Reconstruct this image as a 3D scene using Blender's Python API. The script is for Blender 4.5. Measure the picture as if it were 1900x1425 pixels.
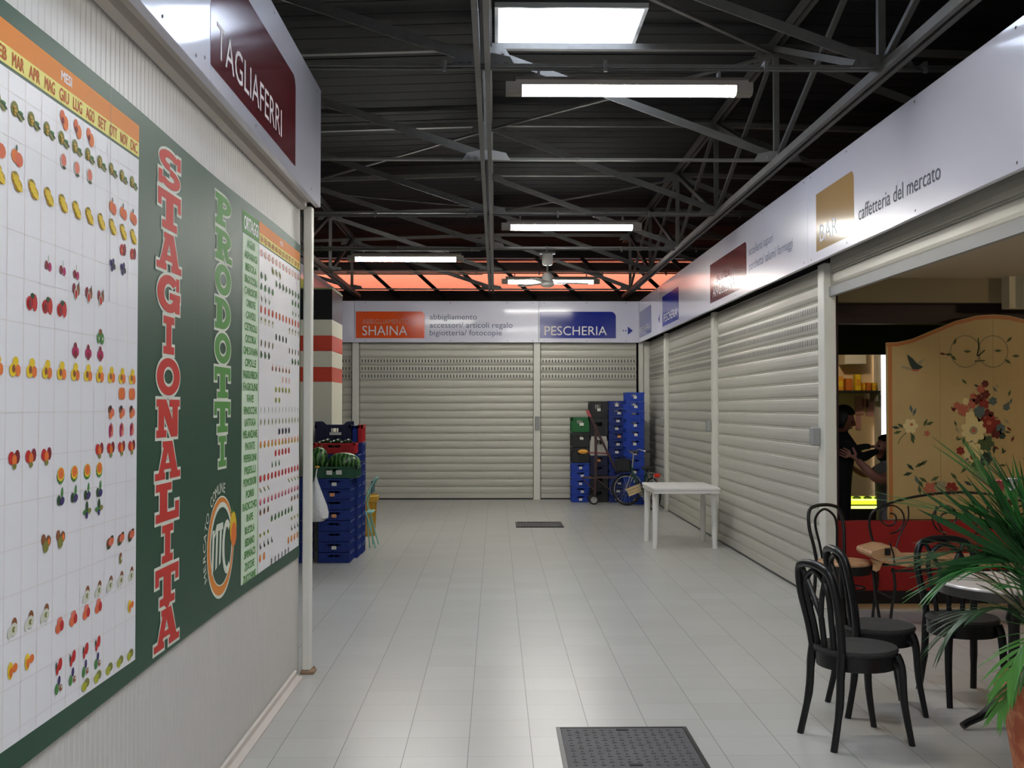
import bpy, math, random
from mathutils import Vector, Matrix
C = bpy.context.scene
for _o in list(bpy.data.objects): bpy.data.objects.remove(_o)
PI = math.pi
random.seed(7)

# ------------------------------------------------------------------ camera, world, light, exposure
EYE = 1.62
cam_d = bpy.data.cameras.new('camera')
cam_d.sensor_width = 36.0
cam_d.lens = 2050.0 / 1900.0 * 36.0
cam_d.clip_start = 0.05
cam = bpy.data.objects.new('camera', cam_d)
C.collection.objects.link(cam)
cam.location = (0, 0, EYE)
cam.rotation_euler = (PI/2 + math.atan(44.5/2050), 0, -math.atan(30/2050))
C.camera = cam

w = bpy.data.worlds.new('daylight_sky')
C.world = w
w.use_nodes = True
bg = w.node_tree.nodes['Background']
bg.inputs['Color'].default_value = (0.88, 0.92, 1.0, 1)
bg.inputs['Strength'].default_value = 9.0

C.view_settings.view_transform = 'Standard'
C.view_settings.look = 'None'
C.view_settings.gamma = 1.0
C.view_settings.use_curve_mapping = False
C.view_settings.exposure = 1.22

SKYLIGHTS = [(0.02, 1.17, 8.62, 9.62), (0.02, 1.17, 1.2, 3.2), (-4.9, -3.7, 8.6, 9.6), (0.02, 1.17, -4.0, -2.0), (0.3, 1.2, -7.5, -6.5)]  # only the first is in view; the others are added for daylight
DECK = 4.80
def portal(x0, x1, y0, y1, z):
    l = bpy.data.lights.new('sky_portal', 'AREA'); l.shape = 'RECTANGLE'
    l.size = x1-x0; l.size_y = y1-y0
    l.cycles.is_portal = True
    o = bpy.data.objects.new('sky_portal', l); C.collection.objects.link(o)
    o.location = ((x0+x1)/2, (y0+y1)/2, z)
for s in SKYLIGHTS: portal(s[0], s[1], s[2], s[3], DECK+0.5)
portal(-7, 9, 22.75, 23.5, DECK+0.6)
TUBE_POWER = 36.0

# ------------------------------------------------------------------ helpers
def link(o): C.collection.objects.link(o); return o
def tag(o, label=None, cat=None, group=None, kind=None):
    if label: o['label'] = label
    if cat: o['category'] = cat
    if group: o['group'] = group
    if kind: o['kind'] = kind
    return o
def thing(name, label, cat, loc=(0,0,0), rz=0.0, group=None):
    o = bpy.data.objects.new(name, None); link(o)
    o.empty_display_size = 0.05
    o.location = loc; o.rotation_euler = (0,0,rz)
    return tag(o, label, cat, group)
def copy_tree(o, parent=None):
    c = o.copy(); link(c)
    if parent: c.parent = parent
    for ch in list(o.children): copy_tree(ch, c)
    return c

class MB:
    """collects shapes, then builds ONE mesh object"""
    def __init__(s): s.v = []; s.f = []; s.m = []; s.cur = 0; s.off = Vector((0,0,0))
    def add(s, vs, fs, m=None):
        b = len(s.v)
        s.v += [Vector(p) + s.off for p in vs]
        for f in fs: s.f.append([i+b for i in f]); s.m.append(s.cur if m is None else m)
        return s
    def box(s, x0, x1, y0, y1, z0, z1, m=None, M=None):
        vs = [(x0,y0,z0),(x1,y0,z0),(x1,y1,z0),(x0,y1,z0),(x0,y0,z1),(x1,y0,z1),(x1,y1,z1),(x0,y1,z1)]
        if M is not None: vs = [M @ Vector(p) for p in vs]
        return s.add(vs, [(0,3,2,1),(4,5,6,7),(0,1,5,4),(1,2,6,5),(2,3,7,6),(3,0,4,7)], m)
    def bevbox(s, x0, x1, y0, y1, z0, z1, b, m=None, M=None):
        # box with chamfered vertical and horizontal edges
        vs = []; fs = []
        def ring(z, i):
            r = [(x0+i+b,y0+i),(x1-i-b,y0+i),(x1-i,y0+i+b),(x1-i,y1-i-b),(x1-i-b,y1-i),(x0+i+b,y1-i),(x0+i,y1-i-b),(x0+i,y0+i+b)]
            return [(p[0],p[1],z) for p in r]
        rings = [ring(z0,b), ring(z0+b,0), ring(z1-b,0), ring(z1,b)]
        for r in rings: vs += r
        for k in range(3):
            for j in range(8):
                a = k*8+j; c = k*8+(j+1)%8
                fs.append((a,c,c+8,a+8))
        fs.append(tuple(range(7,-1,-1))); fs.append(tuple(range(24,32)))
        if M is not None: vs = [M @ Vector(p) for p in vs]
        return s.add(vs, fs, m)
    def bar(s, a, b, w, h, m=None, up=(0,0,1)):
        a = Vector(a); b = Vector(b); d = (b-a); L = d.length
        if L < 1e-6: return s
        d.normalize(); u = Vector(up)
        if abs(d.dot(u)) > 0.98: u = Vector((1,0,0)) if abs(d.x) < .9 else Vector((0,1,0))
        r = d.cross(u).normalized(); u = r.cross(d)
        vs = []
        for p in (a, b):
            for sx, sy in ((-1,-1),(1,-1),(1,1),(-1,1)): vs.append(p + r*(sx*w/2) + u*(sy*h/2))
        return s.add(vs, [(0,1,2,3),(7,6,5,4),(0,4,5,1),(1,5,6,2),(2,6,7,3),(3,7,4,0)], m)
    def tube(s, pts, rad, n=8, m=None, closed=False, flat=1.0, caps=True):
        P = [Vector(p) for p in pts]; k = len(P)
        R = rad if isinstance(rad, (list, tuple)) else [rad]*k
        up = None; b = len(s.v); vs = []; fs = []
        for i in range(k):
            if closed: t = P[(i+1)%k] - P[i-1]
            else: t = P[min(i+1,k-1)] - P[max(i-1,0)]
            if t.length < 1e-9: t = Vector((0,0,1))
            t.normalize()
            if up is None:
                up = Vector((0,0,1)) if abs(t.z) < .9 else Vector((1,0,0))
            r = t.cross(up)
            if r.length < 1e-6: r = t.cross(Vector((0,1,0)))
            r.normalize(); up = r.cross(t).normalized()
            for j in range(n):
                a = 2*PI*j/n
                vs.append(P[i] + (r*math.cos(a) + up*math.sin(a)*flat)*R[i])
        K = k if closed else k-1
        for i in range(K):
            for j in range(n):
                a = i*n+j; c = i*n+(j+1)%n; i2 = ((i+1)%k)*n
                fs.append((a, c, i2+(j+1)%n, i2+j))
        if not closed and caps:
            fs.append(tuple(range(n-1,-1,-1))); fs.append(tuple(range((k-1)*n, k*n)))
        return s.add(vs, fs, m)
    def lathe(s, prof, c=(0,0,0), n=20, m=None, sx=1, sy=1, wob=None):
        vs = []; fs = []; c = Vector(c); k = len(prof)
        for i,(r,z) in enumerate(prof):
            for j in range(n):
                a = 2*PI*j/n; rr = r*(wob(a,z) if wob else 1)
                vs.append(c + Vector((rr*math.cos(a)*sx, rr*math.sin(a)*sy, z)))
        for i in range(k-1):
            for j in range(n):
                fs.append((i*n+j, i*n+(j+1)%n, (i+1)*n+(j+1)%n, (i+1)*n+j))
        if prof[0][0] > 1e-4: fs.append(tuple(range(n-1,-1,-1)))
        if prof[-1][0] > 1e-4: fs.append(tuple(range((k-1)*n, k*n)))
        return s.add(vs, fs, m)
    def ball(s, c, rx, ry=None, rz=None, n=14, k=9, m=None, M=None):
        ry = rx if ry is None else ry; rz = rx if rz is None else rz
        vs = []; fs = []
        for i in range(k+1):
            t = PI*i/k
            for j in range(n):
                a = 2*PI*j/n
                p = Vector((rx*math.sin(t)*math.cos(a), ry*math.sin(t)*math.sin(a), -rz*math.cos(t)))
                if M is not None: p = M @ p
                vs.append(p + Vector(c))
        for i in range(k):
            for j in range(n): fs.append((i*n+j, i*n+(j+1)%n, (i+1)*n+(j+1)%n, (i+1)*n+j))
        return s.add(vs, fs, m)
    def prism(s, poly, a, b, axis='y', m=None):
        """poly in the plane perpendicular to axis, extruded from a to b"""
        def P(p, t):
            return {'x':(t,p[0],p[1]), 'y':(p[0],t,p[1]), 'z':(p[0],p[1],t)}[axis]
        n = len(poly)
        vs = [P(p,a) for p in poly] + [P(p,b) for p in poly]
        fs = [tuple(range(n)), tuple(range(2*n-1, n-1, -1))]
        for i in range(n): fs.append((i, i+n, (i+1)%n+n, (i+1)%n))
        return s.add(vs, fs, m)
    def build(s, name, mats, parent=None, smooth=False, world=False):
        me = bpy.data.meshes.new(name)
        off = Vector((0,0,0))
        if world and parent is not None: off = parent.matrix_local.translation if False else Vector(parent.location)
        me.from_pydata([tuple(v-off) for v in s.v], [], s.f)
        if not isinstance(mats, (list, tuple)): mats = [mats]
        for mm in mats: me.materials.append(mm)
        if len(mats) > 1:
            me.polygons.foreach_set('material_index', s.m)
        me.validate(); me.update()
        if smooth:
            me.polygons.foreach_set('use_smooth', [True]*len(me.polygons))
            try: me.set_sharp_from_angle(angle=math.radians(40))
            except Exception: pass
        o = bpy.data.objects.new(name, me); link(o)
        if parent is not None: o.parent = parent
        return o

def catmull(pts, n=6, closed=False):
    P = [Vector(p) for p in pts]; k = len(P); out = []
    for i in range(k if closed else k-1):
        p0 = P[i-1] if (closed or i>0) else P[0]
        p1 = P[i]; p2 = P[(i+1)%k]
        p3 = P[(i+2)%k] if (closed or i+2<k) else P[-1]
        for j in range(n):
            t = j/n
            out.append(0.5*((2*p1)+(-p0+p2)*t+(2*p0-5*p1+4*p2-p3)*t*t+(-p0+3*p1-3*p2+p3)*t**3))
    if not closed: out.append(P[-1])
    return out

# ------------------------------------------------------------------ materials
_mats = {}
def srgb(r,g,b):
    f = lambda c: (c/255/12.92 if c/255 <= .04045 else ((c/255+.055)/1.055)**2.4)
    return (f(r), f(g), f(b))
def mat(name, rgb, rough=.5, metal=0.0, noise=0.0, nscale=8.0, bump=0.0, bscale=60.0, coat=0.0, spec=.5, emit=None, es=0, trans=0, alpha=1):
    if name in _mats: return _mats[name]
    m = bpy.data.materials.new(name); m.use_nodes = True
    N = m.node_tree.nodes; L = m.node_tree.links; b = N['Principled BSDF']
    col = tuple(rgb)+(1,)
    b.inputs['Base Color'].default_value = col
    b.inputs['Roughness'].default_value = rough
    b.inputs['Metallic'].default_value = metal
    b.inputs['Specular IOR Level'].default_value = spec
    b.inputs['Coat Weight'].default_value = coat
    b.inputs['Coat Roughness'].default_value = .08
    b.inputs['Transmission Weight'].default_value = trans
    b.inputs['Alpha'].default_value = alpha
    tc = N.new('ShaderNodeTexCoord')
    if noise > 0:
        nt = N.new('ShaderNodeTexNoise'); nt.inputs['Scale'].default_value = nscale; nt.inputs['Detail'].default_value = 5
        L.new(tc.outputs['Object'], nt.inputs['Vector'])
        mx = N.new('ShaderNodeMix'); mx.data_type = 'RGBA'
        mx.inputs[6].default_value = tuple(c*(1-noise) for c in rgb)+(1,)
        mx.inputs[7].default_value = tuple(min(1,c*(1+noise)) for c in rgb)+(1,)
        L.new(nt.outputs['Fac'], mx.inputs[0]); L.new(mx.outputs[2], b.inputs['Base Color'])
    if bump > 0:
        n2 = N.new('ShaderNodeTexNoise'); n2.inputs['Scale'].default_value = bscale; n2.inputs['Detail'].default_value = 3
        L.new(tc.outputs['Object'], n2.inputs['Vector'])
        bp = N.new('ShaderNodeBump'); bp.inputs['Strength'].default_value = bump; bp.inputs['Distance'].default_value = .02
        L.new(n2.outputs['Fac'], bp.inputs['Height']); L.new(bp.outputs['Normal'], b.inputs['Normal'])
    if emit:
        b.inputs['Emission Color'].default_value = tuple(emit)+(1,); b.inputs['Emission Strength'].default_value = es
    _mats[name] = m
    return m

def floor_mat():
    m = bpy.data.materials.new('floor_tile'); m.use_nodes = True
    N = m.node_tree.nodes; L = m.node_tree.links; b = N['Principled BSDF']
    tc = N.new('ShaderNodeTexCoord'); sp = N.new('ShaderNodeSeparateXYZ'); L.new(tc.outputs['Object'], sp.inputs[0])
    def M(op, a, bb=None, c=None):
        n = N.new('ShaderNodeMath'); n.operation = op
        for i, x in enumerate((a, bb, c)):
            if x is None: continue
            if isinstance(x, (int, float)): n.inputs[i].default_value = x
            else: L.new(x, n.inputs[i])
        return n.outputs[0]
    def joint(co, o, wd):
        s = M('DIVIDE', M('SUBTRACT', co, o), .30)
        fr = M('FRACT', s); d = M('ABSOLUTE', M('SUBTRACT', fr, .5))
        return M('GREATER_THAN', d, .5-wd), M('FLOOR', s)
    jx, ix = joint(sp.outputs['X'], .1703+10*.3-30, .0068)
    jy, iy = joint(sp.outputs['Y'], 5.175-30, .0045)
    j = M('MAXIMUM', jx, M('MULTIPLY', jy, .75))
    cv = N.new('ShaderNodeCombineXYZ'); L.new(ix, cv.inputs[0]); L.new(iy, cv.inputs[1])
    wn = N.new('ShaderNodeTexWhiteNoise'); wn.noise_dimensions = '3D'; L.new(cv.outputs[0], wn.inputs['Vector'])
    nz = N.new('ShaderNodeTexNoise'); nz.inputs['Scale'].default_value = 1.3; nz.inputs['Detail'].default_value = 6
    L.new(tc.outputs['Object'], nz.inputs['Vector'])
    v = M('ADD', M('MULTIPLY', wn.outputs['Value'], .35), M('MULTIPLY', nz.outputs['Fac'], .65))
    mx = N.new('ShaderNodeMix'); mx.data_type = 'RGBA'
    mx.inputs[6].default_value = (.43,.42,.385,1); mx.inputs[7].default_value = (.53,.52,.485,1)
    L.new(v, mx.inputs[0])
    m2 = N.new('ShaderNodeMix'); m2.data_type = 'RGBA'; L.new(mx.outputs[2], m2.inputs[6]); m2.inputs[7].default_value = (.17,.165,.15,1)
    L.new(j, m2.inputs[0]); L.new(m2.outputs[2], b.inputs['Base Color'])
    b.inputs['Specular IOR Level'].default_value = .45
    n3 = N.new('ShaderNodeTexNoise'); n3.inputs['Scale'].default_value = 3.0; n3.inputs['Detail'].default_value = 6
    L.new(tc.outputs['Object'], n3.inputs['Vector'])
    L.new(M('MULTIPLY_ADD', n3.outputs['Fac'], .03, .27), b.inputs['Roughness'])
    return m

def ramp_mat(name, stops, scale, rough=.5, kind='WAVE', dist=2.0, axis='Z'):
    m = bpy.data.materials.new(name); m.use_nodes = True
    N = m.node_tree.nodes; L = m.node_tree.links; b = N['Principled BSDF']
    tc = N.new('ShaderNodeTexCoord')
    if kind == 'WAVE':
        t = N.new('ShaderNodeTexWave'); t.bands_direction = axis; t.inputs['Scale'].default_value = scale
        t.inputs['Distortion'].default_value = dist; t.inputs['Detail'].default_value = 3; t.inputs['Detail Scale'].default_value = 2
    else:
        t = N.new('ShaderNodeTexNoise'); t.inputs['Scale'].default_value = scale; t.inputs['Detail'].default_value = 6
    L.new(tc.outputs['Object'], t.inputs['Vector'])
    r = N.new('ShaderNodeValToRGB'); L.new(t.outputs['Fac'], r.inputs[0])
    while len(r.color_ramp.elements) < len(stops): r.color_ramp.elements.new(.5)
    for e, (p, c) in zip(r.color_ramp.elements, stops): e.position = p; e.color = tuple(c)+(1,)
    L.new(r.outputs[0], b.inputs['Base Color']); b.inputs['Roughness'].default_value = rough
    return m

M_floor = floor_mat()
M_fascia = mat('fascia_gloss', srgb(214,213,230), .3, spec=.5, coat=1.0, bump=.02, bscale=2.2)
M_fasciab = mat('fascia_satin', srgb(214,213,230), .35, spec=.5, coat=.25)
M_shut = mat('shutter_paint', srgb(196,193,182), .42, .15, noise=.04, nscale=3)
M_post = mat('post_white', srgb(226,224,214), .4, noise=.04, nscale=5)
M_slot = mat('slot_dark', (.02,.02,.02), .8)
M_panel = mat('panel_left', srgb(206,202,196), .42, spec=.4, noise=.02, nscale=2)
M_trimb = mat('trim_beige', srgb(206,196,186), .45)
M_skylit = mat('skylit_steel', (.26,.26,.26), .4, .4, noise=.15)  # lighter steel: skylight brightness put into the joint plates' colour
M_steel = mat('galvanised_steel', (.105,.103,.098), .5, .35, noise=.25, nscale=14)
M_deck = mat('roof_deck', (.0075,.0072,.0085), .75, .0, noise=.2, nscale=3, spec=.2)
M_alu = mat('aluminium', (.55,.57,.6), .35, .7)
M_grey = mat('grey_plastic', srgb(150,150,148), .5)
M_black = mat('black_plastic', (.006,.006,.0065), .36, spec=.35, noise=.2, nscale=20)
M_blackm = mat('black_metal', (.012,.012,.012), .35, .3)
M_white = mat('white_plastic', srgb(226,224,220), .4, noise=.02)
M_wood = ramp_mat('bench_wood', [(0,(.44,.25,.12)),(1,(.52,.30,.155))], 3, .4, axis='Y', dist=4)
M_red = mat('red_dado', srgb(150,24,20), .5, noise=.12, nscale=5)
M_darkbrown = mat('dark_beam', (.040,.020,.017), .6, noise=.2)
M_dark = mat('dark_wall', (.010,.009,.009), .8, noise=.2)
M_cream = mat('cream_plaster', srgb(214,190,150), .7, noise=.05)
M_bceil = mat('bar_ceiling', srgb(190,176,150), .7, noise=.03)
M_orange = mat('orange_render', srgb(146,70,40), .8, noise=.08, nscale=2)
M_blue = mat('crate_blue', srgb(13,45,124), .45, noise=.1, nscale=9)
M_blue2 = mat('crate_bright_blue', srgb(18,62,170), .45, noise=.1, nscale=9)
M_navy = mat('crate_navy', srgb(14,22,62), .5, noise=.1)
M_cblack = mat('crate_black', (.012,.012,.014), .5, noise=.2)
M_cgreen = mat('crate_green', srgb(16,98,44), .45, noise=.1)
M_cdgreen = mat('crate_dark_green', srgb(34,84,56), .5, noise=.1)
M_cred = mat('crate_red', srgb(186,26,34), .45, noise=.1)
M_cwhite = mat('crate_white', srgb(190,186,176), .5, noise=.05)
M_paper = mat('paper_label', srgb(225,222,214), .7)
M_paperr = mat('paper_label_orange', srgb(220,150,100), .7)
M_shell = mat('outer_wall', (.05,.05,.05), .8, noise=.1)
M_chrome = mat('chrome', (.7,.7,.7), .15, 1.0)
M_rubber = mat('rubber', (.015,.015,.015), .8)

# ------------------------------------------------------------------ flat print builder
class Print(MB):
    """flat printed shapes on a plane: o + u*x + v*y + n*lift"""
    def __init__(s, o, u, v, mats):
        super().__init__(); s.o = Vector(o); s.u = Vector(u); s.vv = Vector(v); s.n = s.u.cross(s.vv); s.mats = mats; s.mi = {m.name: i for i, m in enumerate(mats)}
    def idx(s, m):
        if m.name not in s.mi: s.mi[m.name] = len(s.mats); s.mats.append(m)
        return s.mi[m.name]
    k = 0
    def bumpl(s):
        s.k = (s.k+1) % 12; return s.k*5e-5
    def P(s, x, y, l): return s.o + s.u*x + s.vv*y + s.n*l
    def poly(s, pts, m, l):
        return s.add([s.P(x,y,l) for x,y in pts], [tuple(range(len(pts)))], s.idx(m))
    def rect(s, x0, y0, x1, y1, m, l): return s.poly([(x0,y0),(x1,y0),(x1,y1),(x0,y1)], m, l)
    def ell(s, cx, cy, rx, ry, m, l, rot=0, n=12):
        c, q = math.cos(rot), math.sin(rot); pts = []
        for i in range(n):
            a = 2*PI*i/n; x = rx*math.cos(a); y = ry*math.sin(a)
            pts.append((cx+x*c-y*q, cy+x*q+y*c))
        return s.poly(pts, m, l)
    def arc(s, cx, cy, rx, ry, tx, ty, a0, a1, m, l, n=18):
        vs = []; fs = []
        for i in range(n+1):
            a = math.radians(a0+(a1-a0)*i/n)
            vs.append(s.P(cx+rx*math.cos(a), cy+ry*math.sin(a), l))
            vs.append(s.P(cx+(rx-tx)*math.cos(a), cy+(ry-ty)*math.sin(a), l))
        for i in range(n): 
            f = (2*i, 2*i+2, 2*i+3, 2*i+1) if a1 > a0 else (2*i, 2*i+1, 2*i+3, 2*i+2)
            fs.append(f)
        return s.add(vs, fs, s.idx(m))
    def out(s, name, parent=None, world=True): return s.build(name, s.mats, parent, world=world)

_capH = None
def text_data(txt):
    cu = bpy.data.curves.new('t', 'FONT'); cu.body = txt; cu.size = 1; cu.resolution_u = 3
    o = bpy.data.objects.new('t', cu); link(o)
    dg = bpy.context.evaluated_depsgraph_get(); dg.update()
    me = bpy.data.meshes.new_from_object(o.evaluated_get(dg))
    vs = [(v.co.x, v.co.y) for v in me.vertices]; fs = [tuple(p.vertices) for p in me.polygons]
    bpy.data.objects.remove(o); bpy.data.curves.remove(cu); bpy.data.meshes.remove(me)
    return vs, fs
def put_text(pr, txt, x0, y0, width, cap, m, l, skew=0, bold=0):
    global _capH
    if _capH is None: _capH = max(y for _, y in text_data('H')[0])
    vs, fs = text_data(txt)
    if not vs: return
    xa = min(p[0] for p in vs); xb = max(p[0] for p in vs)
    sx = width/(xb-xa); sy = cap/_capH
    offs = [(0,0)] if not bold else [(-bold,0),(bold,0),(0,bold),(0,-bold)]
    for dx, dy in offs:
        l += 6e-5
        pts = [pr.P(x0+dx+(x-xa)*sx+skew*y*sy, y0+dy+y*sy, l) for x, y in vs]
        pr.add(pts, fs, pr.idx(m))

# slab letters in a unit box
def slab(pr, ch, x, y, W, H, m, l_, g=0.0):
    """g = growth in metres (for the outline)"""
    gx = g/W; gy = g/H
    def r(a,b,c,d):
        l = l_ + pr.bumpl()
        pr.rect(x+(a-gx)*W, y+(b-gy)*H, x+(c+gx)*W, y+(d+gy)*H, m, l)
    def q(a,b,c,d,wd):  # slanted stroke
        l = l_ + pr.bumpl()
        pr.poly([(x+(a-gx)*W, y+(b-gy)*H), (x+(a+wd+gx)*W, y+(b-gy)*H), (x+(c+wd+gx)*W, y+(d+gy)*H), (x+(c-gx)*W, y+(d+gy)*H)], m, l) if d > b else \
        pr.poly([(x+(a-gx)*W, y+(b+gy)*H), (x+(c-gx)*W, y+(d-gy)*H), (x+(c+wd+gx)*W, y+(d-gy)*H), (x+(a+wd+gx)*W, y+(b+gy)*H)], m, l)
    def a(cx,cy,rx,ry,tx,ty,a0,a1,n=18):
        e = 4 if g else 0; l = l_ + pr.bumpl()
        if a1 < a0: e = -e
        pr.arc(x+cx*W, y+cy*H, (rx+gx)*W, (ry+gy)*H, (tx+2*gx)*W, (ty+2*gy)*H, a0-(0 if abs(a1-a0)>=360 else e), a1+(0 if abs(a1-a0)>=360 else e), m, l, n)
    if ch == 'T': r(0,.78,1,1); r(0,.56,.15,.9); r(.85,.56,1,.9); r(.34,.05,.66,.9); r(.18,0,.82,.2)
    elif ch == 'I': r(.32,.05,.68,.95); r(.12,.8,.88,1); r(.12,0,.88,.2)
    elif ch == 'L': r(.16,.05,.48,.95); r(0,.8,.66,1); r(0,0,1,.22); r(.82,.1,1,.46)
    elif ch == 'N': r(.08,.05,.32,.95); r(.68,.05,.92,.95); q(.1,1,.62,0,.3); r(0,.81,.34,1); r(0,0,.42,.19); r(.54,.81,1,1)
    elif ch == 'A': q(.06,.05,.36,1,.22); q(.68,.05,.4,1,.28); r(.26,.26,.74,.42); r(-.04,0,.38,.18); r(.58,0,1.04,.18); r(.26,.84,.6,1)
    elif ch == 'O': a(.5,.5,.5,.5,.28,.23,0,360,30)
    elif ch == 'G': a(.5,.5,.5,.5,.28,.23,42,352,28); r(.52,.36,1,.54); r(.76,.02,.98,.5); r(.8,.62,.95,.98)
    elif ch == 'S': a(.5,.73,.46,.27,.26,.19,15,270,18); a(.5,.27,.46,.27,.26,.19,90,-165,18); r(.82,.62,.98,.98); r(.02,.02,.18,.38)
    elif ch in 'PR':
        r(.12,.05,.44,.95); r(0,.8,.5,1); a(.5,.7,.48,.3,.28,.19,-90,90,12); r(.4,.4,.5,.59)
        if ch == 'P': r(0,0,.62,.19)
        else: r(0,0,.54,.19); q(.66,.02,.44,.46,.28); r(.7,0,1.04,.18)
    elif ch == 'D': r(.12,.05,.44,.95); r(0,.8,.45,1); r(0,0,.45,.2); a(.42,.5,.56,.5,.3,.22,-90,90,14)
def col(name, r, g, b, rough=.55): return mat('print_'+name, srgb(r,g,b), rough, spec=.3)
# ================================================================== SETTING
def struct(name, mb, m, smooth=False):
    return tag(mb.build(name, m, None, smooth), kind='structure')

struct('floor', MB().box(-7, 9, -8, 24.2, -.12, 0), M_floor)
# roof deck: ribbed sheet, ridge over the hall, with openings for the skylights
def zroof(x): return DECK - max(0, -x)*.035 - max(0, x-2.4)*.03
def deck():
    mb = MB(); y = -8.0; k = 0
    ys = []
    while y < 20.55:
        strong = (k % 8 == 0)
        g = .035 if strong else .016
        ys += [(y, 0), (y+.275-g, 0), (y+.275-g+.004, .035 if strong else .014), (y+.275-.004, .035 if strong else .014)]
        y += .275; k += 1
    xs = sorted(set([-7, -4.9, -3.7, 0.02, 0.3, 1.17, 1.2, 2.4, 9]))
    cuts = SKYLIGHTS
    eds = sorted(set([c[2] for c in cuts]+[c[3] for c in cuts]))
    rows = sorted(ys + [(e, 0) for e in eds])
    for i in range(len(rows)-1):
        (ya, da), (yb, db) = rows[i], rows[i+1]
        if yb-ya < 1e-5: continue
        for j in range(len(xs)-1):
            xa, xb = xs[j], xs[j+1]; cx = (xa+xb)/2; cy = (ya+yb)/2
            if any(c[0] <= cx <= c[1] and c[2] <= cy <= c[3] for c in cuts): continue
            mb.add([(xa,ya,zroof(xa)+da),(xb,ya,zroof(xb)+da),(xb,yb,zroof(xb)+db),(xa,yb,zroof(xa)+db)], [(0,3,2,1)])
            zt = DECK+.16
            mb.add([(xa,ya,zt),(xb,ya,zt),(xb,yb,zt),(xa,yb,zt)], [(0,1,2,3)])
    mb.box(-7, 9, 20.5, 22.7, DECK, DECK+.16)  # deck extension added to narrow the sky gap lighting the orange wall
    mb.box(-7, 9, 22.6, 22.7, DECK-.1, DECK+.16)
    mb.box(-7, 9, 23.5, 24.2, DECK, DECK+.16)
    return mb
struct('ceiling', deck(), M_deck)
mb = MB()
mb.box(-7.2,-7,-8,24.2,0,6.2); struct('wall_left_outer', mb, M_shell)
struct('wall_right_outer', MB().box(9,9.2,-8,24.2,0,6.2), M_shell)
struct('wall_front', MB().box(-7,9,-8.2,-8,0,6.2), mat('front_wall', srgb(190,186,176), .8))
struct('wall_orange_back', MB().box(-7,9,23.6,23.8,0,6.2), M_orange)
# top of the shops behind the back fascia, and the dark eaves in front of the orange wall
struct('trim_1', MB().box(-7,9,19.75,22.9,3.3,3.42).box(-7,9,22.2,22.35,3.42,3.98).box(-7,9,22.25,22.33,4.40,4.56), M_darkbrown)

mb = MB()
for k in range(12): mb.bar((-4.6+k*.9,22.0,4.62),(-3.7+k*.9,22.0,3.80),.05,.07)
mb.box(-7,9,21.98,22.03,4.62,4.80); struct('trim_9', mb, M_dark)
# skylights: upstand frames and clear panes
for i, s in enumerate(SKYLIGHTS):
    x0, x1, y0, y1 = s; z0 = DECK-.04; z1 = DECK+.32; t = .03
    mb = MB()
    mb.box(x0-t,x0,y0-t,y1+t,z0,z1).box(x1,x1+t,y0-t,y1+t,z0,z1).box(x0,x1,y0-t,y0,z0,z1).box(x0,x1,y1,y1+t,z0,z1)
    o = struct('window_%d' % (i+1), mb, M_alu)
    gl = bpy.data.materials.get('skylight_glass')
    if gl is None:
        gl = bpy.data.materials.new('skylight_glass'); gl.use_nodes = True
        N = gl.node_tree.nodes; L = gl.node_tree.links; N.remove(N['Principled BSDF'])
        tr = N.new('ShaderNodeBsdfTransparent'); tr.inputs[0].default_value = (.93,.96,1,1)
        gs = N.new('ShaderNodeBsdfGlossy'); gs.inputs['Roughness'].default_value = .05
        mx = N.new('ShaderNodeMixShader'); mx.inputs[0].default_value = .04
        L.new(tr.outputs[0], mx.inputs[1]); L.new(gs.outputs[0], mx.inputs[2]); L.new(mx.outputs[0], N['Material Output'].inputs[0])
    MB().box(x0-.02,x1+.02,y0-.02,y1+.02,z1-.02,z1-.012).build('pane', gl, o)

# ------------------------------------------------------------------ left partition
def wall_left():
    mb = MB(); y = -2.0; X = -1.21; n = 0
    pts = []
    while y < 6.80:
        pts += [(X,y),(X+.0016,y+.004),(X+.0016,y+.010),(X,y+.014)]
        y += .042
    pts += [(X,6.82),(X-.05,6.82),(X-.05,-2.0)]
    mb.prism(pts, 0, 2.9, 'z'); return mb
struct('wall_left', wall_left(), M_panel)
struct('baseboard_left', MB().prism([(-1.205,0),(-1.155,0),(-1.155,.012),(-1.190,.018),(-1.190,.045),(-1.205,.05)], -2, 6.68, 'y'), M_trimb)
struct('trim_2', MB().prism([(-1.205,2.84),(-1.165,2.845),(-1.165,2.885),(-1.12,2.89),(-1.12,2.93),(-1.205,2.93)], -2, 6.80, 'y'), M_trimb)
pst = thing('corner_post', 'slim cream steel post at the end of the poster wall', 'post', (-1.15,6.82,0))
MB().bevbox(-.032,.02,-.035,.035,0.02,2.86,.006).build('shaft', M_post, pst)
MB().bevbox(-.04,.045,-.05,.05,0,.02,.004).lathe([(.006,.02),(.006,.032),(0,.034)],(.032,.03,0),8).build('foot_plate', mat('rusty_foot', srgb(150,120,95), .7, noise=.3, nscale=40), pst)

M_maroon = col('maroon', 96,22,34, .14)
M_ptxt = col('white_ink', 232,230,232)
SCREW = col('screw', 60,60,66)
def fascia_part(parent, o, u, v, quads, screws, name='panel'):
    pass

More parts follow.
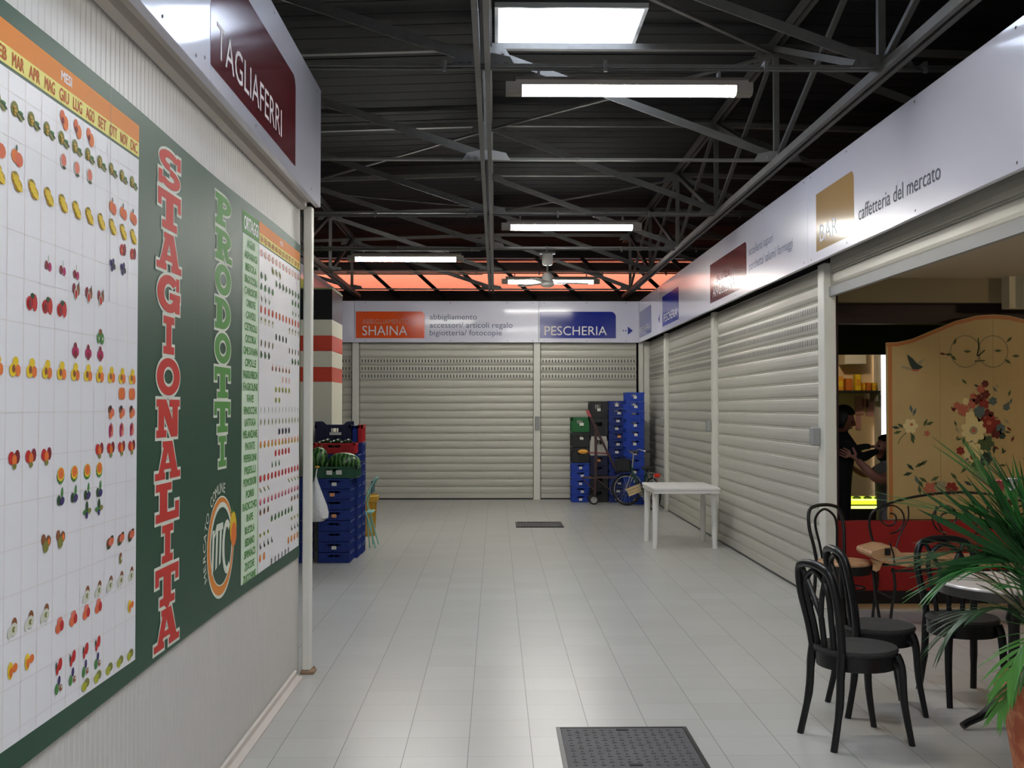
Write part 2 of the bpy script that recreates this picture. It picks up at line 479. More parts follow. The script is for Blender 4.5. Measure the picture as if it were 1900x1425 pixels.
# left fascia
fl = thing('fascia_sign', 'white fascia with a maroon panel above the produce poster', 'sign', (-1.09,2.5,2.865))
mb = MB()
mb.bevbox(-1.125,-1.09,-2.0,4.198,2.865,3.60,.003).bevbox(-1.125,-1.09,4.202,6.86,2.865,3.60,.003)
mb.build('panel', M_fascia, fl, world=True)
pr = Print((-1.09,0,0),(0,1,0),(0,0,1),[M_maroon,M_ptxt,SCREW])
def tagpanel(pr, x0, y0, x1, y1, m, l=.001, r=.05):
    pts = [(x0,y0),(x1,y0)]
    for i in range(7):
        a = PI/2*i/6; pts.append((x1-r+r*math.cos(a), y1-r+r*math.sin(a)))
    pts.append((x0,y1)); pr.poly(pts, m, l)
tagpanel(pr, 4.205, 2.932, 5.99, 3.415, M_maroon, r=.07)
pr.out('colour_panel', fl); pr = Print((-1.09,0,0),(0,1,0),(0,0,1),[M_ptxt,SCREW])
put_text(pr, 'TAGLIAFERRI', 4.30, 2.995, 1.30, .135, M_ptxt, .002)
pr.out('lettering', fl); pr = Print((-1.09,0,0),(0,1,0),(0,0,1),[SCREW])
for y, z in ((3.6,2.90),(4.0,2.90),(4.12,2.93),(5.0,2.90),(6.5,2.91),(6.7,3.55),(4.3,3.56),(5.4,3.56)): pr.ell(y, z, .008,.008, SCREW, .002, n=8)
tag(pr.out('screws', fl), kind='stuff')

# ------------------------------------------------------------------ shutters
def slat_profile(z0, n, pitch=.135):
    pts = []
    for k in range(n):
        z = z0+k*pitch
        pts += [(0,z),(.006,z+.003),(.011,z+.016),(.015,z+.040),(.015,z+.080),(.012,z+.106),(.009,z+.114),(.001,z+.118),(.007,z+.122),(.007,z+.128),(-.004,z+.132)]
    pts.append((0,z0+n*pitch))
    return pts
def shutter(name_label, a, b, face, along='y', z0=.10, n=20, vents=(17,16,15), rail=True, rail_mat=None, group='closed rolling shutters'):
    """curtain running along y on the right wall (facing -x) or along x on the back wall (facing -y)"""
    base = (face,(a+b)/2,0) if along == 'y' else ((a+b)/2,face,0)
    t = thing('rolling_shutter', name_label, 'shutter', base, group=group)
    prof = slat_profile(z0, n); mb = MB()
    def P(d, s, z): return (face-d, s, z) if along == 'y' else (s, face-d, z)
    for i in range(len(prof)-1):
        (d0,za),(d1,zb) = prof[i], prof[i+1]
        mb.add([P(d0,a,za),P(d0,b,za),P(d1,b,zb),P(d1,a,zb)], [(0,1,2,3)], 0)
        mb.add([P(-.012,a,za),P(-.012,b,za),P(-.012,b,zb),P(-.012,a,zb)], [(0,3,2,1)], 0)
    for k in vents:
        z = z0+k*.135; s = a+.03
        while s < b-.02:
            mb.add([P(.0162,s,z+.034),P(.0162,s+.017,z+.034),P(.0162,s+.017,z+.086),P(.0162,s,z+.086)], [(0,1,2,3)], 1)
            s += .056
    mb.build('curtain', [M_shut, M_slot], t, smooth=True, world=True)
    if rail:
        m2 = MB()
        if along == 'y': m2.box(face-.028,face+.01,a,b,z0-.075,z0+.002)
        else: m2.box(a,b,face-.028,face+.01,z0-.075,z0+.002)
        m2.build('bottom_rail', rail_mat or M_shut, t, world=True)
    return t
XS = 2.735
shutter('closed shutter of the wide bay right next to the bar opening', 9.10, 13.50, XS)
shutter('closed shutter behind the white plastic table', 13.68, 17.38, XS)
shutter('narrow closed shutter in the right corner beside the bicycle', 17.54, 19.55, XS)
YB = 19.64
shutter('wide closed shutter in the middle of the far wall', -2.41, .66, YB, 'x')
shutter('closed shutter on the far wall behind the crate stacks', .80, 2.50, YB, 'x')
shutter('closed shutter on the far wall partly hidden by the striped column', -4.6, -2.56, YB, 'x')
shutter('shutter rolled up above the bar opening with grey bottom rail', 3.0, 8.93, XS, z0=2.60, n=2, vents=(), rail_mat=M_grey)
# dark rooms behind the shutters
struct('wall_right', MB().box(XS+.06,XS+.12,9.22,19.8,0,3.3), M_dark)
struct('wall_back', MB().box(-6.5,XS+.1,YB+.06,YB+.12,0,3.3), M_dark)
struct('gap_shade', MB().box(XS-.02,XS+.04,9.1,19.6,0.0,.024).box(-4.6,2.5,YB-.02,YB+.04,0,.024), M_blackm)  # black strip stands for the shade in the gap under the shutters

def post(label, x, y, wx, wy, box=None, grp=None, top=2.80):
    t = thing('shutter_post', label, 'post', (x,y,0), group='white steel posts between the shutters')
    mb = MB().bevbox(-wx/2,wx/2,-wy/2,wy/2,.012,top,.006)
    mb.build('shaft', M_post, t)
    MB().bevbox(-wx/2-.012,wx/2+.005,-wy/2-.012,wy/2+.012,0,.012,.003).build('foot_plate', M_post, t)
    if box:
        d = box
        MB().bevbox(d[0],d[1],d[2],d[3],d[4],d[5],.008).build('lock_box', M_grey, t)
    return t
post('white post on the right wall at the edge of the bar opening', XS-.02, 9.01, .10, .17, (-.115,-.05,.02,.13,1.31,1.46))
post('white post on the right wall behind the white table', XS-.02, 13.59, .09, .16, (-.105,-.045,.05,.15,1.33,1.47))
post('white post on the right wall nearest the bicycle', XS-.02, 17.46, .09, .15, (-.105,-.045,.04,.14,1.33,1.47))
post('white post in the far right corner behind the tall blue crates', 2.575, YB-.05, .075, .10)
post('white post on the far wall between the two shutters', .727, YB-.04, .12, .10, (-.035,.05,-.085,-.05,1.23,1.47))
post('white post on the far wall right of the striped column', -2.48, YB-.04, .12, .10)

struct('trim_10', MB().box(2.618,XS+.01,19.585,19.62,0,2.80), M_post)
# ------------------------------------------------------------------ fascias right and back
ZB, ZT = 2.775, 3.505
XF = 2.53
M_tan = col('tan', 176,142,96, .14); M_blue_p = col('royal_blue', 12,34,140, .14); M_org = col('orange_panel', 232,84,22, .14)
M_inkd = col('dark_ink', 52,58,74); M_inkg = col('grey_ink', 96,104,134); M_faint = col('faint_ink', 206,150,130); M_faintr = col('faint_maroon_ink', 140,90,96)
fr = thing('fascia_sign', 'long white fascia over the bar and the right-hand shutters', 'sign', (XF,12,ZB))
mb = MB()
for a, b in ((2.0,5.2),(5.204,8.9),(8.904,12.9),(12.904,17.1),(17.104,19.5)): mb.bevbox(XF,XF+.035,a,b,ZB,ZT,.003)
mb.box(XF+.03,XS+.02,2.0,19.5,ZT-.05,ZT-.02)
mb.build('panel', M_fascia, fr, world=True)
def RP(): return Print((XF,0,0),(0,-1,0),(0,0,1),[M_tan,M_maroon,M_blue_p,M_ptxt,M_inkd])
def tp(y_far, y_near, m): tagpanel(pr, -y_far, 2.85, -y_near, 3.305, m, r=.06)
pr = RP(); tp(8.66,7.74,M_tan); pr.out('colour_panel', fr)
pr = RP(); put_text(pr,'BAR',-8.56,2.915,.44,.13,M_ptxt,.002); pr.out('lettering', fr)
pr = RP(); put_text(pr,'caffetteria del mercato',-7.64,2.925,1.42,.10,M_inkd,.002); pr.out('lettering', fr)
pr = RP(); tp(12.98,11.09,M_maroon); pr.out('colour_panel', fr)
pr = RP(); put_text(pr,'ANGELLINA',-12.82,2.905,1.2,.125,M_ptxt,.002); pr.out('lettering', fr)
pr = RP(); put_text(pr,'SALUMERIA',-12.6,3.06,.8,.07,M_faintr,.002); pr.out('lettering', fr)
pr = RP(); put_text(pr,'eccellenti sapori',-10.97,3.14,.95,.085,M_inkg,.002); pr.out('lettering', fr); pr = RP(); put_text(pr,'porchetta/ salumi/ formaggi',-10.97,2.99,1.62,.085,M_inkg,.002); pr.out('lettering', fr)
pr = RP(); tp(16.72,15.22,M_blue_p); pr.out('colour_panel', fr)
pr = RP(); put_text(pr,'PESCHERIA',-16.6,2.91,1.22,.115,M_ptxt,.002); pr.out('lettering', fr)
pr = RP(); pr.poly([(-17.16,3.0),(-16.98,2.93),(-16.98,3.07)],M_blue_p,.002); pr.out('arrow', fr)
pr = RP(); tp(19.36,17.92,M_blue_p); pr.out('colour_panel', fr)
pr = RP(); put_text(pr,'PESCHERIA',-19.22,2.91,1.15,.115,M_ptxt,.002); pr.out('lettering', fr)
pr = RP()
for y in (4.0,5.1,5.3,6.6,7.9,8.8,9.0,10.4,11.6,12.8,13.0,15,16.9,17.3):
    for z in (ZB+.035, ZT-.035): pr.ell(-y,z,.009,.009,SCREW,.002,n=8)
tag(pr.out('screws', fr), kind='stuff')
YF = 19.46
fb = thing('fascia_sign', 'white fascia across the far wall with orange and blue panels', 'sign', (0,YF,ZB))
mb = MB()
for a, b in ((-4.5,-2.494),(-2.49,.752),(.756,XF-.002)): mb.bevbox(a,b,YF,YF+.035,ZB,ZT,.003)
mb.box(-4.5,XF,YF+.03,YB,ZT-.05,ZT-.02)
mb.build('panel', M_fasciab, fb, world=True)
def BP(): return Print((0,YF,0),(1,0,0),(0,0,1),[M_org,M_blue_p,M_ptxt,M_inkg])
pr = BP(); tagpanel(pr,-2.464,2.85,-1.256,3.32,M_org,r=.07); pr.out('colour_panel', fb)
pr = BP(); tagpanel(pr,.775,2.85,2.12,3.32,M_blue_p,r=.09); pr.out('colour_panel', fb)
pr = BP(); put_text(pr,'SHAINA',-2.35,2.90,.79,.165,M_ptxt,.002); pr.out('lettering', fb); pr = BP(); put_text(pr,'ABBIGLIAMENTO',-2.35,3.10,.83,.085,M_faint,.002); pr.out('lettering', fb)
pr = BP()
put_text(pr,'abbigliamento',-1.165,3.18,.83,.095,M_inkg,.002); pr.out('lettering', fb); pr = BP()
put_text(pr,'accessori/ articoli regalo',-1.165,3.035,1.46,.095,M_inkg,.002); pr.out('lettering', fb); pr = BP()
put_text(pr,'bigiotteria/ fotocopie',-1.165,2.90,1.27,.095,M_inkg,.002); pr.out('lettering', fb)
pr = BP(); put_text(pr,'PESCHERIA',.86,2.905,1.10,.155,M_ptxt,.002); pr.out('lettering', fb)
pr = BP(); pr.poly([(2.33,2.91),(2.42,2.985),(2.33,3.06)],M_blue_p,.002); pr.rect(2.24,2.975,2.262,2.997,M_blue_p,.002); pr.rect(2.285,2.975,2.307,2.997,M_blue_p,.002); pr.out('arrow', fb)
pr = BP()
for x in (-2.3,-.8,.2,.65,.85,1.6,2.3):
    for z in (ZB+.03, ZT-.03): pr.ell(x,z,.008,.008,SCREW,.002,n=8)
tag(pr.out('screws', fb), kind='stuff')
# fascia of the far left stalls
fll = thing('fascia_sign', 'white and pink fascia high on the left behind the striped column', 'sign', (-2.70,14,2.85))
MB().bevbox(-2.735,-2.70,10.0,19.3,2.85,3.63,.003).build('panel', M_fascia, fll, world=True)
pr = Print((-2.70,0,0),(0,1,0),(0,0,1),[])
G_ = col('leaf_green_panel', 96,150,40,.3); P_ = col('pink_panel', 214,150,160,.3)
pr.rect(12.5,2.86,15.9,3.42,G_,.001); pr.out('colour_panel', fll)
pr = Print((-2.70,0,0),(0,1,0),(0,0,1),[]); pr.rect(15.9,2.86,18.6,3.56,P_,.001); pr.out('colour_panel', fll)
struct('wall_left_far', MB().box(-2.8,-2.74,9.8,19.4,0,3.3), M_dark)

# striped column
cl = thing('striped_column', 'square tiled column with black, white and red bands', 'column', (-2.17,13.05,0))
bands = [(0,.62,0),(.62,1.92,0),(1.92,2.09,1),(2.09,2.27,0),(2.27,2.45,1),(2.45,2.63,0),(2.63,2.98,2)]
mb = MB()
Mc = [mat('column_white', srgb(222,218,196),.35,noise=.03), mat('column_red', srgb(206,70,48),.35,noise=.05), mat('column_black', (.014,.014,.015),.22,noise=.1)]
g = 0
for z0,z1,m in bands: mb.box(-.30,.30,-.42,.42,z0,z1-.003,m); mb.box(-.297,.297,-.417,.417,z1-.003,z1,0)
mb.build('shaft', Mc, cl)
MB().box(-.303,.303,-.423,.423,2.98,2.992).build('capital', mat('column_cap', srgb(120,140,80),.6), cl)

# ------------------------------------------------------------------ roof trusses
ZC = 3.72; ZTOP = 4.68
NX = [-4.99, -2.54, -.08, 2.38, 4.84, 7.3]
NY = [19.5, 16.95, 14.4, 11.85, 9.30, 6.75, 4.20, 1.65]
def ztop(x): return ZTOP - max(0,-x)*.035 - max(0,x-2.4)*.03
names = {6.75:'above the nearest fluorescent lamp', 9.30:'with the brightly lit joint under the skylight', 11.85:'over the second fluorescent lamp', 14.4:'over the left-hand fluorescent lamp',
         16.95:'over the farthest fluorescent lamp', 19.5:'right above the far fascia', 4.2:'close overhead at the top of the picture', 1.65:'directly above the viewer'}
def gusset(mb, x, y, z, ax='x'):
    t = .006
    pl = [(-.20,-.03),(.20,-.03),(.165,.028),(.06,.05),(-.06,.05),(-.165,.028)]
    if ax == 'x': mb.prism([(x+a,z+b) for a,b in pl], y-t, y+t, 'y')
    else: mb.prism([(y+a,z+b) for a,b in pl], x-t, x+t, 'x')
    for a in (-.14,-.08,.08,.14):
        if ax == 'x': mb.box(x+a-.011,x+a+.011,y-t-.012,y-t,z-.012,z+.010)
for Y in NY:
    t = thing('roof_truss', 'galvanised cross truss ' + names[Y], 'roof truss', (0,Y,ZC), group=None)
    for seg in range(1): 
        mb = MB(); mb.bar((-7,Y,ZC),(8.9,Y,ZC),.06,.018); mb.build('bottom_chord', M_steel, t, world=True)
        mb = MB()
        for a, b in ((-7,0),(0,2.4),(2.4,8.9)): mb.bar((a,Y,ztop(a)),(b,Y,ztop(b)),.06,.05)
        mb.build('top_chord', M_steel, t, world=True)
    for i, X in enumerate(NX):
        MB().bar((X,Y,ZC),(X,Y,ztop(X)),.045,.045,up=(0,1,0)).build('upright', M_steel, t, world=True)
        if i+1 < len(NX):
            X2 = NX[i+1]
            MB().bar((X,Y,ztop(X)-.03),(X2,Y,ZC+.03),.012,.065,up=(0,0,1)).bar((X,Y+.025,ztop(X)-.03),(X2,Y+.025,ZC+.03),.05,.008).build('diagonal', M_steel, t, world=True)
        mb = MB(); gusset(mb, X, Y-.036, ZC+.02); mb.build('gusset_plate', M_skylit if Y == 9.30 else M_steel, t, world=True)
        mb = MB(); gusset(mb, X, Y-.036, ztop(X)-.06); mb.build('gusset_plate', M_steel, t, world=True)
for X, nm in ((-4.99,'lengthwise truss at far left of the roof, mostly hidden'),(-2.54,'lengthwise truss on the left, running back above the striped column'),(-.08,'lengthwise truss down the middle of the hall'),(2.38,'lengthwise truss along the right-hand fascia')):
    t = thing('roof_truss', 'galvanised ' + nm, 'roof truss', (X,10,ZC))
    mb = MB()
    for s in (-.03,.03): mb.bar((X+s,-1,ZC-.035),(X+s,20.4,ZC-.035),.034,.06)
    mb.build('bottom_chord', M_steel, t, world=True)
    mb = MB()
    for s in (-.03,.03): mb.bar((X+s,-1,ztop(X)+.03),(X+s,20.4,ztop(X)+.03),.03,.06)
    mb.build('top_chord', M_steel, t, world=True)
    ys = sorted(NY)
    for i in range(len(ys)-1):
        a, b = ys[i], ys[i+1]
        MB().bar((X,a,ZC),(X,b,ztop(X)),.05,.05).build('diagonal', M_steel, t, world=True)
        if X > 0: MB().bar((X,b,ZC),(X,a,ztop(X)),.035,.035).build('diagonal', M_steel, t, world=True)
# roof bracing rods
rods = [((-.08,11.85),(2.38,9.30),'slim roof brace rising right from the second lamp'),((2.38,9.30),(-.08,6.75),'slim roof brace rising left at the top centre'),((-2.54,14.4),(-.08,11.85),'slim roof brace on the left, in front of the left lamp'),
        ((-.08,16.95),(2.38,14.4),'slim roof brace near the ceiling fan')]
for a, b, lb in rods:
    t = MB().bar((a[0],a[1],ztop(a[0])-.06),(b[0],b[1],ztop(b[0])-.06),.035,.02).build('roof_brace', M_steel)
    tag(t, lb, 'brace')
cb = MB().tube([(-2.54,14.38,4.45),(-1.3,13.1,4.1),(-.1,11.88,3.78)],.006,6).build('steel_cable', M_steel)
tag(cb, 'thin taut cable slanting down to the centre joint on the left', 'cable')
# conduits that carry the lamps
CON = {6.75:'over the nearest lamp',11.85:'over the second lamp',14.4:'over the left-hand lamp',16.95:'over the farthest lamp'}
for Y, lb in CON.items():
    t = thing('cable_conduit', 'thin steel conduit running across the hall ' + lb, 'conduit', (0,Y-.06,3.66))
    mb = MB(); mb.tube([(-5,Y-.06,3.686),(4.2,Y-.06,3.686)],.011,8); mb.tube([(-5,Y-.145,3.655),(-.2,Y-.145,3.655)],.008,8); mb.build('pipe', M_steel, t, world=True, smooth=True)
    for k in range(9):
        mb = MB().box(-4.2+k*.97,-4.18+k*.97,Y-.155,Y-.045,3.69,3.715).box(-4.2+k*.97,-4.18+k*.97,Y-.155,Y-.135,3.645,3.69)
        mb.build('clip', M_steel, t, world=True)

# ------------------------------------------------------------------ fluorescent lamps
M_tube = mat('lamp_diffuser', (.95,1,.95), .4, emit=(1.0,.985,.93), es=TUBE_POWER)
M_lampb = mat('lamp_body', srgb(120,112,104), .5)
def lamp(label, x0, y, z=3.575, L=1.5, grp='fluorescent lamps hanging under the trusses'):
    t = thing('fluorescent_lamp', label, 'lamp', (x0+L/2,y,z), group=grp)
    h = L/2
    mb = MB().prism([(-.055,.0),(-.06,.03),(-.035,.055),(.035,.055),(.06,.03),(.055,.0)],-h+.06,h-.03,'x')
    mb.build('housing', M_lampb, t)
    mb = MB().prism([(-.052,0),(-.048,-.035),(-.025,-.05),(.025,-.05),(.048,-.035),(.052,0)],-h+.10,h-.05,'x')
    mb.build('diffuser', M_tube, t)
    for s in (-1,1):
        o = MB().prism([(-.056,.02),(-.056,-.03),(-.03,-.052),(.03,-.052),(.056,-.03),(.056,.02)],s*h-(0 if s>0 else 0),s*(h-.10)+(.0),'x').build('end_cap', M_lampb, t)
    for s in (-.55,.55):
        MB().box(s-.008,s+.008,-.03,.03,.05,.095).build('hanger', M_steel, t)
    return t
lamp('nearest and largest fluorescent lamp, upper centre', .06, 6.69)
lamp('second fluorescent lamp, right of the middle truss', .06, 11.79)
lamp('fluorescent lamp left of the middle truss', -1.92, 14.34)
lamp('farthest fluorescent lamp beside the ceiling fan', .09, 16.89)
# unseen fill lamps added behind the viewer and in the left aisle
lamp('added fluorescent fill lamp overhead behind the viewer', .06, 1.0, grp='fill lamps added outside the picture')
lamp('added fluorescent fill lamp farther behind the viewer', .06, -3.0, grp='fill lamps added outside the picture')
lamp('added fluorescent fill lamp in the left aisle', -4.6, 11.79, grp='fill lamps added outside the picture')
lamp('added fluorescent fill lamp in the left aisle, farther back', -4.6, 14.34, grp='fill lamps added outside the picture')

# ceiling fan
t = thing('ceiling_fan', 'small white ceiling fan near the far lamp', 'fan', (.73,15.6,3.4))
MB().lathe([(.0,.40),(.075,.40),(.075,.26),(.06,.24),(0,.24)],n=16).build('canopy', M_white, t, smooth=True)
MB().lathe([(.014,.25),(.014,.05)],n=8).build('rod', M_grey, t)
MB().lathe([(0,-.07),(.05,-.07),(.09,-.05),(.10,-.01),(.08,.03),(.075,.10),(.05,.13),(0,.13)],n=18).build('motor', M_white, t, smooth=True)
for k in range(3):
    a = 2*PI*k/3+.15; M = Matrix.Rotation(a,4,'Z')
    MB().bevbox(.09,.60,-.06,.06,-.012,-.004,.003,M=M).build('blade', M_white, t)
MB().box(.62,.84,15.55,15.65,3.80,3.83).build('fan_bracket', M_steel, None)
bpy.data.objects['fan_bracket'].parent = t; bpy.data.objects['fan_bracket'].location = (-.73,-15.6,-3.4)

# ------------------------------------------------------------------ floor covers
t = thing('manhole_cover', 'large dark steel manhole cover in the foreground floor', 'manhole cover', (.635,5.30,0))
mb = MB(); mb.box(-.33,-.31,-.325,.325,0,.006).box(.31,.33,-.325,.325,0,.006).box(-.31,.31,-.325,-.31,0,.006).box(-.31,.31,.31,.325,0,.006)
mb.build('frame', M_blackm, t)
M_iron = mat('cast_iron', (.075,.07,.075), .6, .25, noise=.35, nscale=6)
mb = MB().box(-.308,.308,-.308,.308,0,.004)
for i in range(14):
    for j in range(14):
        x = -.27+i*.0415; y = -.27+j*.0415; c = .011
        if (i+j)%2: mb.box(x-c,x+c,y-.004,y+.004,.004,.0065)
        else: mb.box(x-.004,x+.004,y-c,y+c,.004,.0065)
mb.build('plate', M_iron, t)
MB().box(-.03,.03,.26,.285,.0045,.0075).box(-.03,.03,-.285,-.26,.0045,.0075).build('lifting_slot', M_slot, t)
t = thing('floor_grate', 'small dark drain grate in the middle of the far floor', 'grate', (.60,15.33,0))
mb = MB(); mb.box(-.325,-.30,-.33,.33,0,.012).box(.30,.325,-.33,.33,0,.012).box(-.30,.30,-.33,-.31,0,.012).box(-.30,.30,.31,.33,0,.012); mb.build('frame', M_blackm, t)
mb = MB()
for k in range(15): mb.box(-.29+k*.0405,-.272+k*.0405,-.31,.31,0,.010)
for k in range(3): mb.box(-.30,.30,-.17+k*.16,-.155+k*.16,0,.009)
mb.build('bars', M_iron, t)
# ================================================================== PRODUCE POSTER
PX = -1.198
po = thing('produce_poster', 'huge green seasonal produce calendar poster on the left wall', 'poster', (PX,4,.73))
G_dark = col('forest_green', 28,74,52,.45); G_mid = col('grass_green', 86,150,66); W_p = col('poster_white', 236,234,236,.42)
O_p = col('poster_orange', 232,140,52); Y_p = col('poster_yellow', 244,232,130); R_p = col('poster_red', 206,52,44); L_p = col('letter_outline', 226,230,214)
Lg = col('pale_green', 214,232,206); Gl = col('grid_line', 222,206,196); Gt = col('green_text', 96,158,84)
# slightly wavy sheet
pr = Print((PX,0,0),(0,1,0),(0,0,1),[G_dark])
mb = MB(); n = 60; vs = []; fs = []
for i in range(n+1):
    y = 2.2+(6.775-2.2)*i/n; zt = 2.615+.007*math.sin(y*2.3); zb = .725+.012*math.sin(y*1.4+1)
    for d in (0,-.004): vs += [(PX+d,y,zb),(PX+d,y,zt)]
for i in range(n):
    a = i*4; b = a+4
    fs += [(a,b,b+1,a+1),(a+2,a+3,b+3,b+2),(a+1,b+1,b+3,a+3),(a,a+2,b+2,b)]
fs += [(0,1,3,2),(n*4,n*4+2,n*4+3,n*4+1)]
mb.add(vs,fs).build('sheet', G_dark, po, world=True)

IC = {}
def ic(n,*e): IC[n] = e
c_ = lambda n,r,g,b: col(n,r,g,b)
red=c_('i_red',196,40,40); dred=c_('i_dred',130,26,40); org=c_('i_orange',232,120,50); yel=c_('i_yellow',236,200,40); dyl=c_('i_ochre',200,156,50)
grn=c_('i_green',70,130,60); dgr=c_('i_dgreen',44,74,44); brn=c_('i_brown',140,84,50); pur=c_('i_purple',60,46,100); pnk=c_('i_pink',236,140,140)
mag=c_('i_magenta',180,30,90); olv=c_('i_olive',130,130,60); pch=c_('i_peach',226,110,70); whi=c_('i_cream',214,214,196); blk=c_('i_dark',40,44,50); lim=c_('i_lime',176,180,50); sal=c_('i_salmon',226,120,100)
# icon = list of ellipses (x, y, rx, ry, rot, colour) in cell units
ic('pine',(-.2,.05,.28,.38,.2,olv),(.16,-.02,.26,.12,.2,grn),(.22,-.12,.30,.12,-.3,dgr),(.16,-.22,.24,.10,-.6,olv),(-.26,.12,.12,.08,.2,dyl),(-.18,-.04,.14,.08,.2,dyl),(-.22,-.2,.10,.06,.2,dyl))
ic('apric',(-.12,.2,.22,.34,0,pch),(.15,-.08,.26,.4,0,org),(-.1,-.02,.12,.18,0,dred))
ic('melonslice',(0,0,.3,.42,0,whi),(0,.02,.24,.34,0,sal),(.05,-.36,.16,.08,0,dgr))
ic('orange',(-.12,0,.3,.34,0,org),(.14,-.1,.3,.36,0,pch),(-.05,.42,.06,.16,.3,dgr))
ic('banana',(-.10,.16,.30,.34,0,dyl),(.10,-.14,.32,.32,0,dyl),(-.10,.24,.26,.10,-.3,yel),(-.04,.04,.32,.11,-.3,yel),(.06,-.14,.32,.10,-.3,yel),(.16,-.30,.24,.09,-.3,yel),(-.16,.40,.12,.07,0,olv))
ic('pome',(-.14,-.04,.24,.36,0,red),(.16,.02,.2,.38,-.2,dred),(-.16,-.1,.1,.12,0,pch))
ic('black',(-.18,.1,.14,.2,0,pur),(.1,.22,.14,.2,0,pur),(.2,-.08,.15,.2,0,blk),(-.05,-.22,.14,.18,0,pur),(0,.02,.1,.12,0,blk))
ic('cherry',(-.13,-.05,.14,.24,0,dred),(.14,-.1,.14,.24,0,mag),(.0,.3,.02,.2,.2,grn))
ic('fig',(-.18,.12,.16,.3,0,dred),(.2,.1,.16,.34,0,brn),(-.02,-.16,.18,.32,0,whi),(-.02,-.16,.13,.25,0,red),(.22,.42,.04,.14,0,dgr))
ic('straw',(-.2,-.08,.26,.36,-.1,red),(.2,0,.2,.44,.1,red),(.0,.32,.16,.14,0,dgr),(-.2,-.1,.14,.24,0,dred))
ic('kiwi',(.02,.25,.18,.2,0,brn),(-.18,-.12,.2,.3,0,grn),(.18,-.12,.2,.34,0,grn),(-.18,-.12,.06,.1,0,whi),(.18,-.12,.06,.1,0,whi))
ic('rasp',(0,.2,.16,.26,0,dred),(-.14,-.05,.18,.26,.2,mag),(.14,-.05,.18,.26,-.2,mag),(0,-.22,.14,.22,0,dred))
ic('lemon',(.05,.28,.22,.24,0,yel),(-.15,-.14,.28,.34,.2,yel),(.2,-.16,.2,.3,0,org),(-.12,-.08,.12,.2,0,brn))
ic('mandar',(-.2,0,.2,.38,0,org),(.18,0,.2,.38,0,pch),(0,.0,.1,.42,0,org))
ic('hazel',(-.1,.14,.24,.26,0,brn),(.15,-.02,.22,.26,0,sal),(-.08,-.2,.2,.2,0,org),(-.1,.28,.12,.14,0,blk))
ic('pomeg',(-.12,-.05,.12,.4,.1,mag),(.08,0,.16,.4,0,sal),(-.02,.2,.06,.3,.1,dred))
ic('apple',(-.2,.08,.22,.32,0,red),(.22,.12,.2,.34,0,dred),(.0,-.04,.18,.3,0,org),(0,-.34,.14,.14,0,olv))
ic('cantal',(0,-.05,.34,.44,0,grn),(0,.03,.32,.38,0,yel),(0,.07,.26,.3,0,org),(.02,.06,.08,.12,0,pch))
ic('eggp',(.14,.22,.1,.32,-.15,grn),(-.16,-.14,.16,.28,.2,dgr),(.12,-.2,.22,.22,.4,pur))
ic('prune',(0,.18,.14,.32,0,dgr),(-.2,-.1,.22,.14,0,grn),(.24,-.06,.18,.16,0,olv),(-.05,-.3,.12,.2,0,pur))
ic('chest',(-.18,.2,.18,.28,0,brn),(.22,.06,.22,.3,0,brn),(0,-.2,.24,.32,0,olv),(.24,.02,.1,.18,0,org))
ic('medlar',(-.1,-.04,.3,.34,0,brn),(.16,.1,.26,.3,0,pch),(-.22,-.28,.14,.1,0,dgr),(.2,.32,.14,.08,0,dgr),(-.1,0,.14,.18,0,sal))
ic('walnut',(0,.04,.18,.36,0,brn),(-.06,-.1,.14,.2,0,olv),(.05,.05,.08,.14,0,whi))
ic('pear',(.14,.12,.2,.34,-.2,brn),(.08,-.1,.28,.32,0,whi),(-.24,-.2,.14,.26,-.3,whi),(.06,-.1,.12,.14,0,olv),(.14,-.12,.06,.08,0,whi))
ic('peach',(.05,.22,.24,.22,0,sal),(-.1,-.12,.26,.28,0,pch),(.2,-.05,.18,.28,0,red))
ic('chili',(.1,.1,.18,.34,-.5,red),(-.14,-.12,.12,.3,-.5,red),(-.26,.12,.06,.2,0,dgr))
ic('plum',(.02,.22,.12,.26,-.2,pur),(-.2,-.16,.16,.3,-.1,grn),(.16,-.2,.14,.18,0,brn),(.2,-.16,.06,.08,0,whi))
ic('grape',(-.12,-.05,.26,.26,-.3,lim),(.14,.1,.26,.26,-.3,olv),(-.02,.04,.14,.14,0,lim))
ic('citrus',(-.12,0,.2,.42,0,yel),(.2,.05,.2,.22,0,org),(-.1,-.08,.12,.24,0,org))
def icon(pr, n, cx, cy, w, h, l=.0024):
    for k,(x,y,rx,ry,ro,m) in enumerate(IC[n]):
        pr.ell(cx+x*w, cy+y*h, rx*w, ry*h, m, l+.0004*k, ro if w==h else ro*.6, n=10)

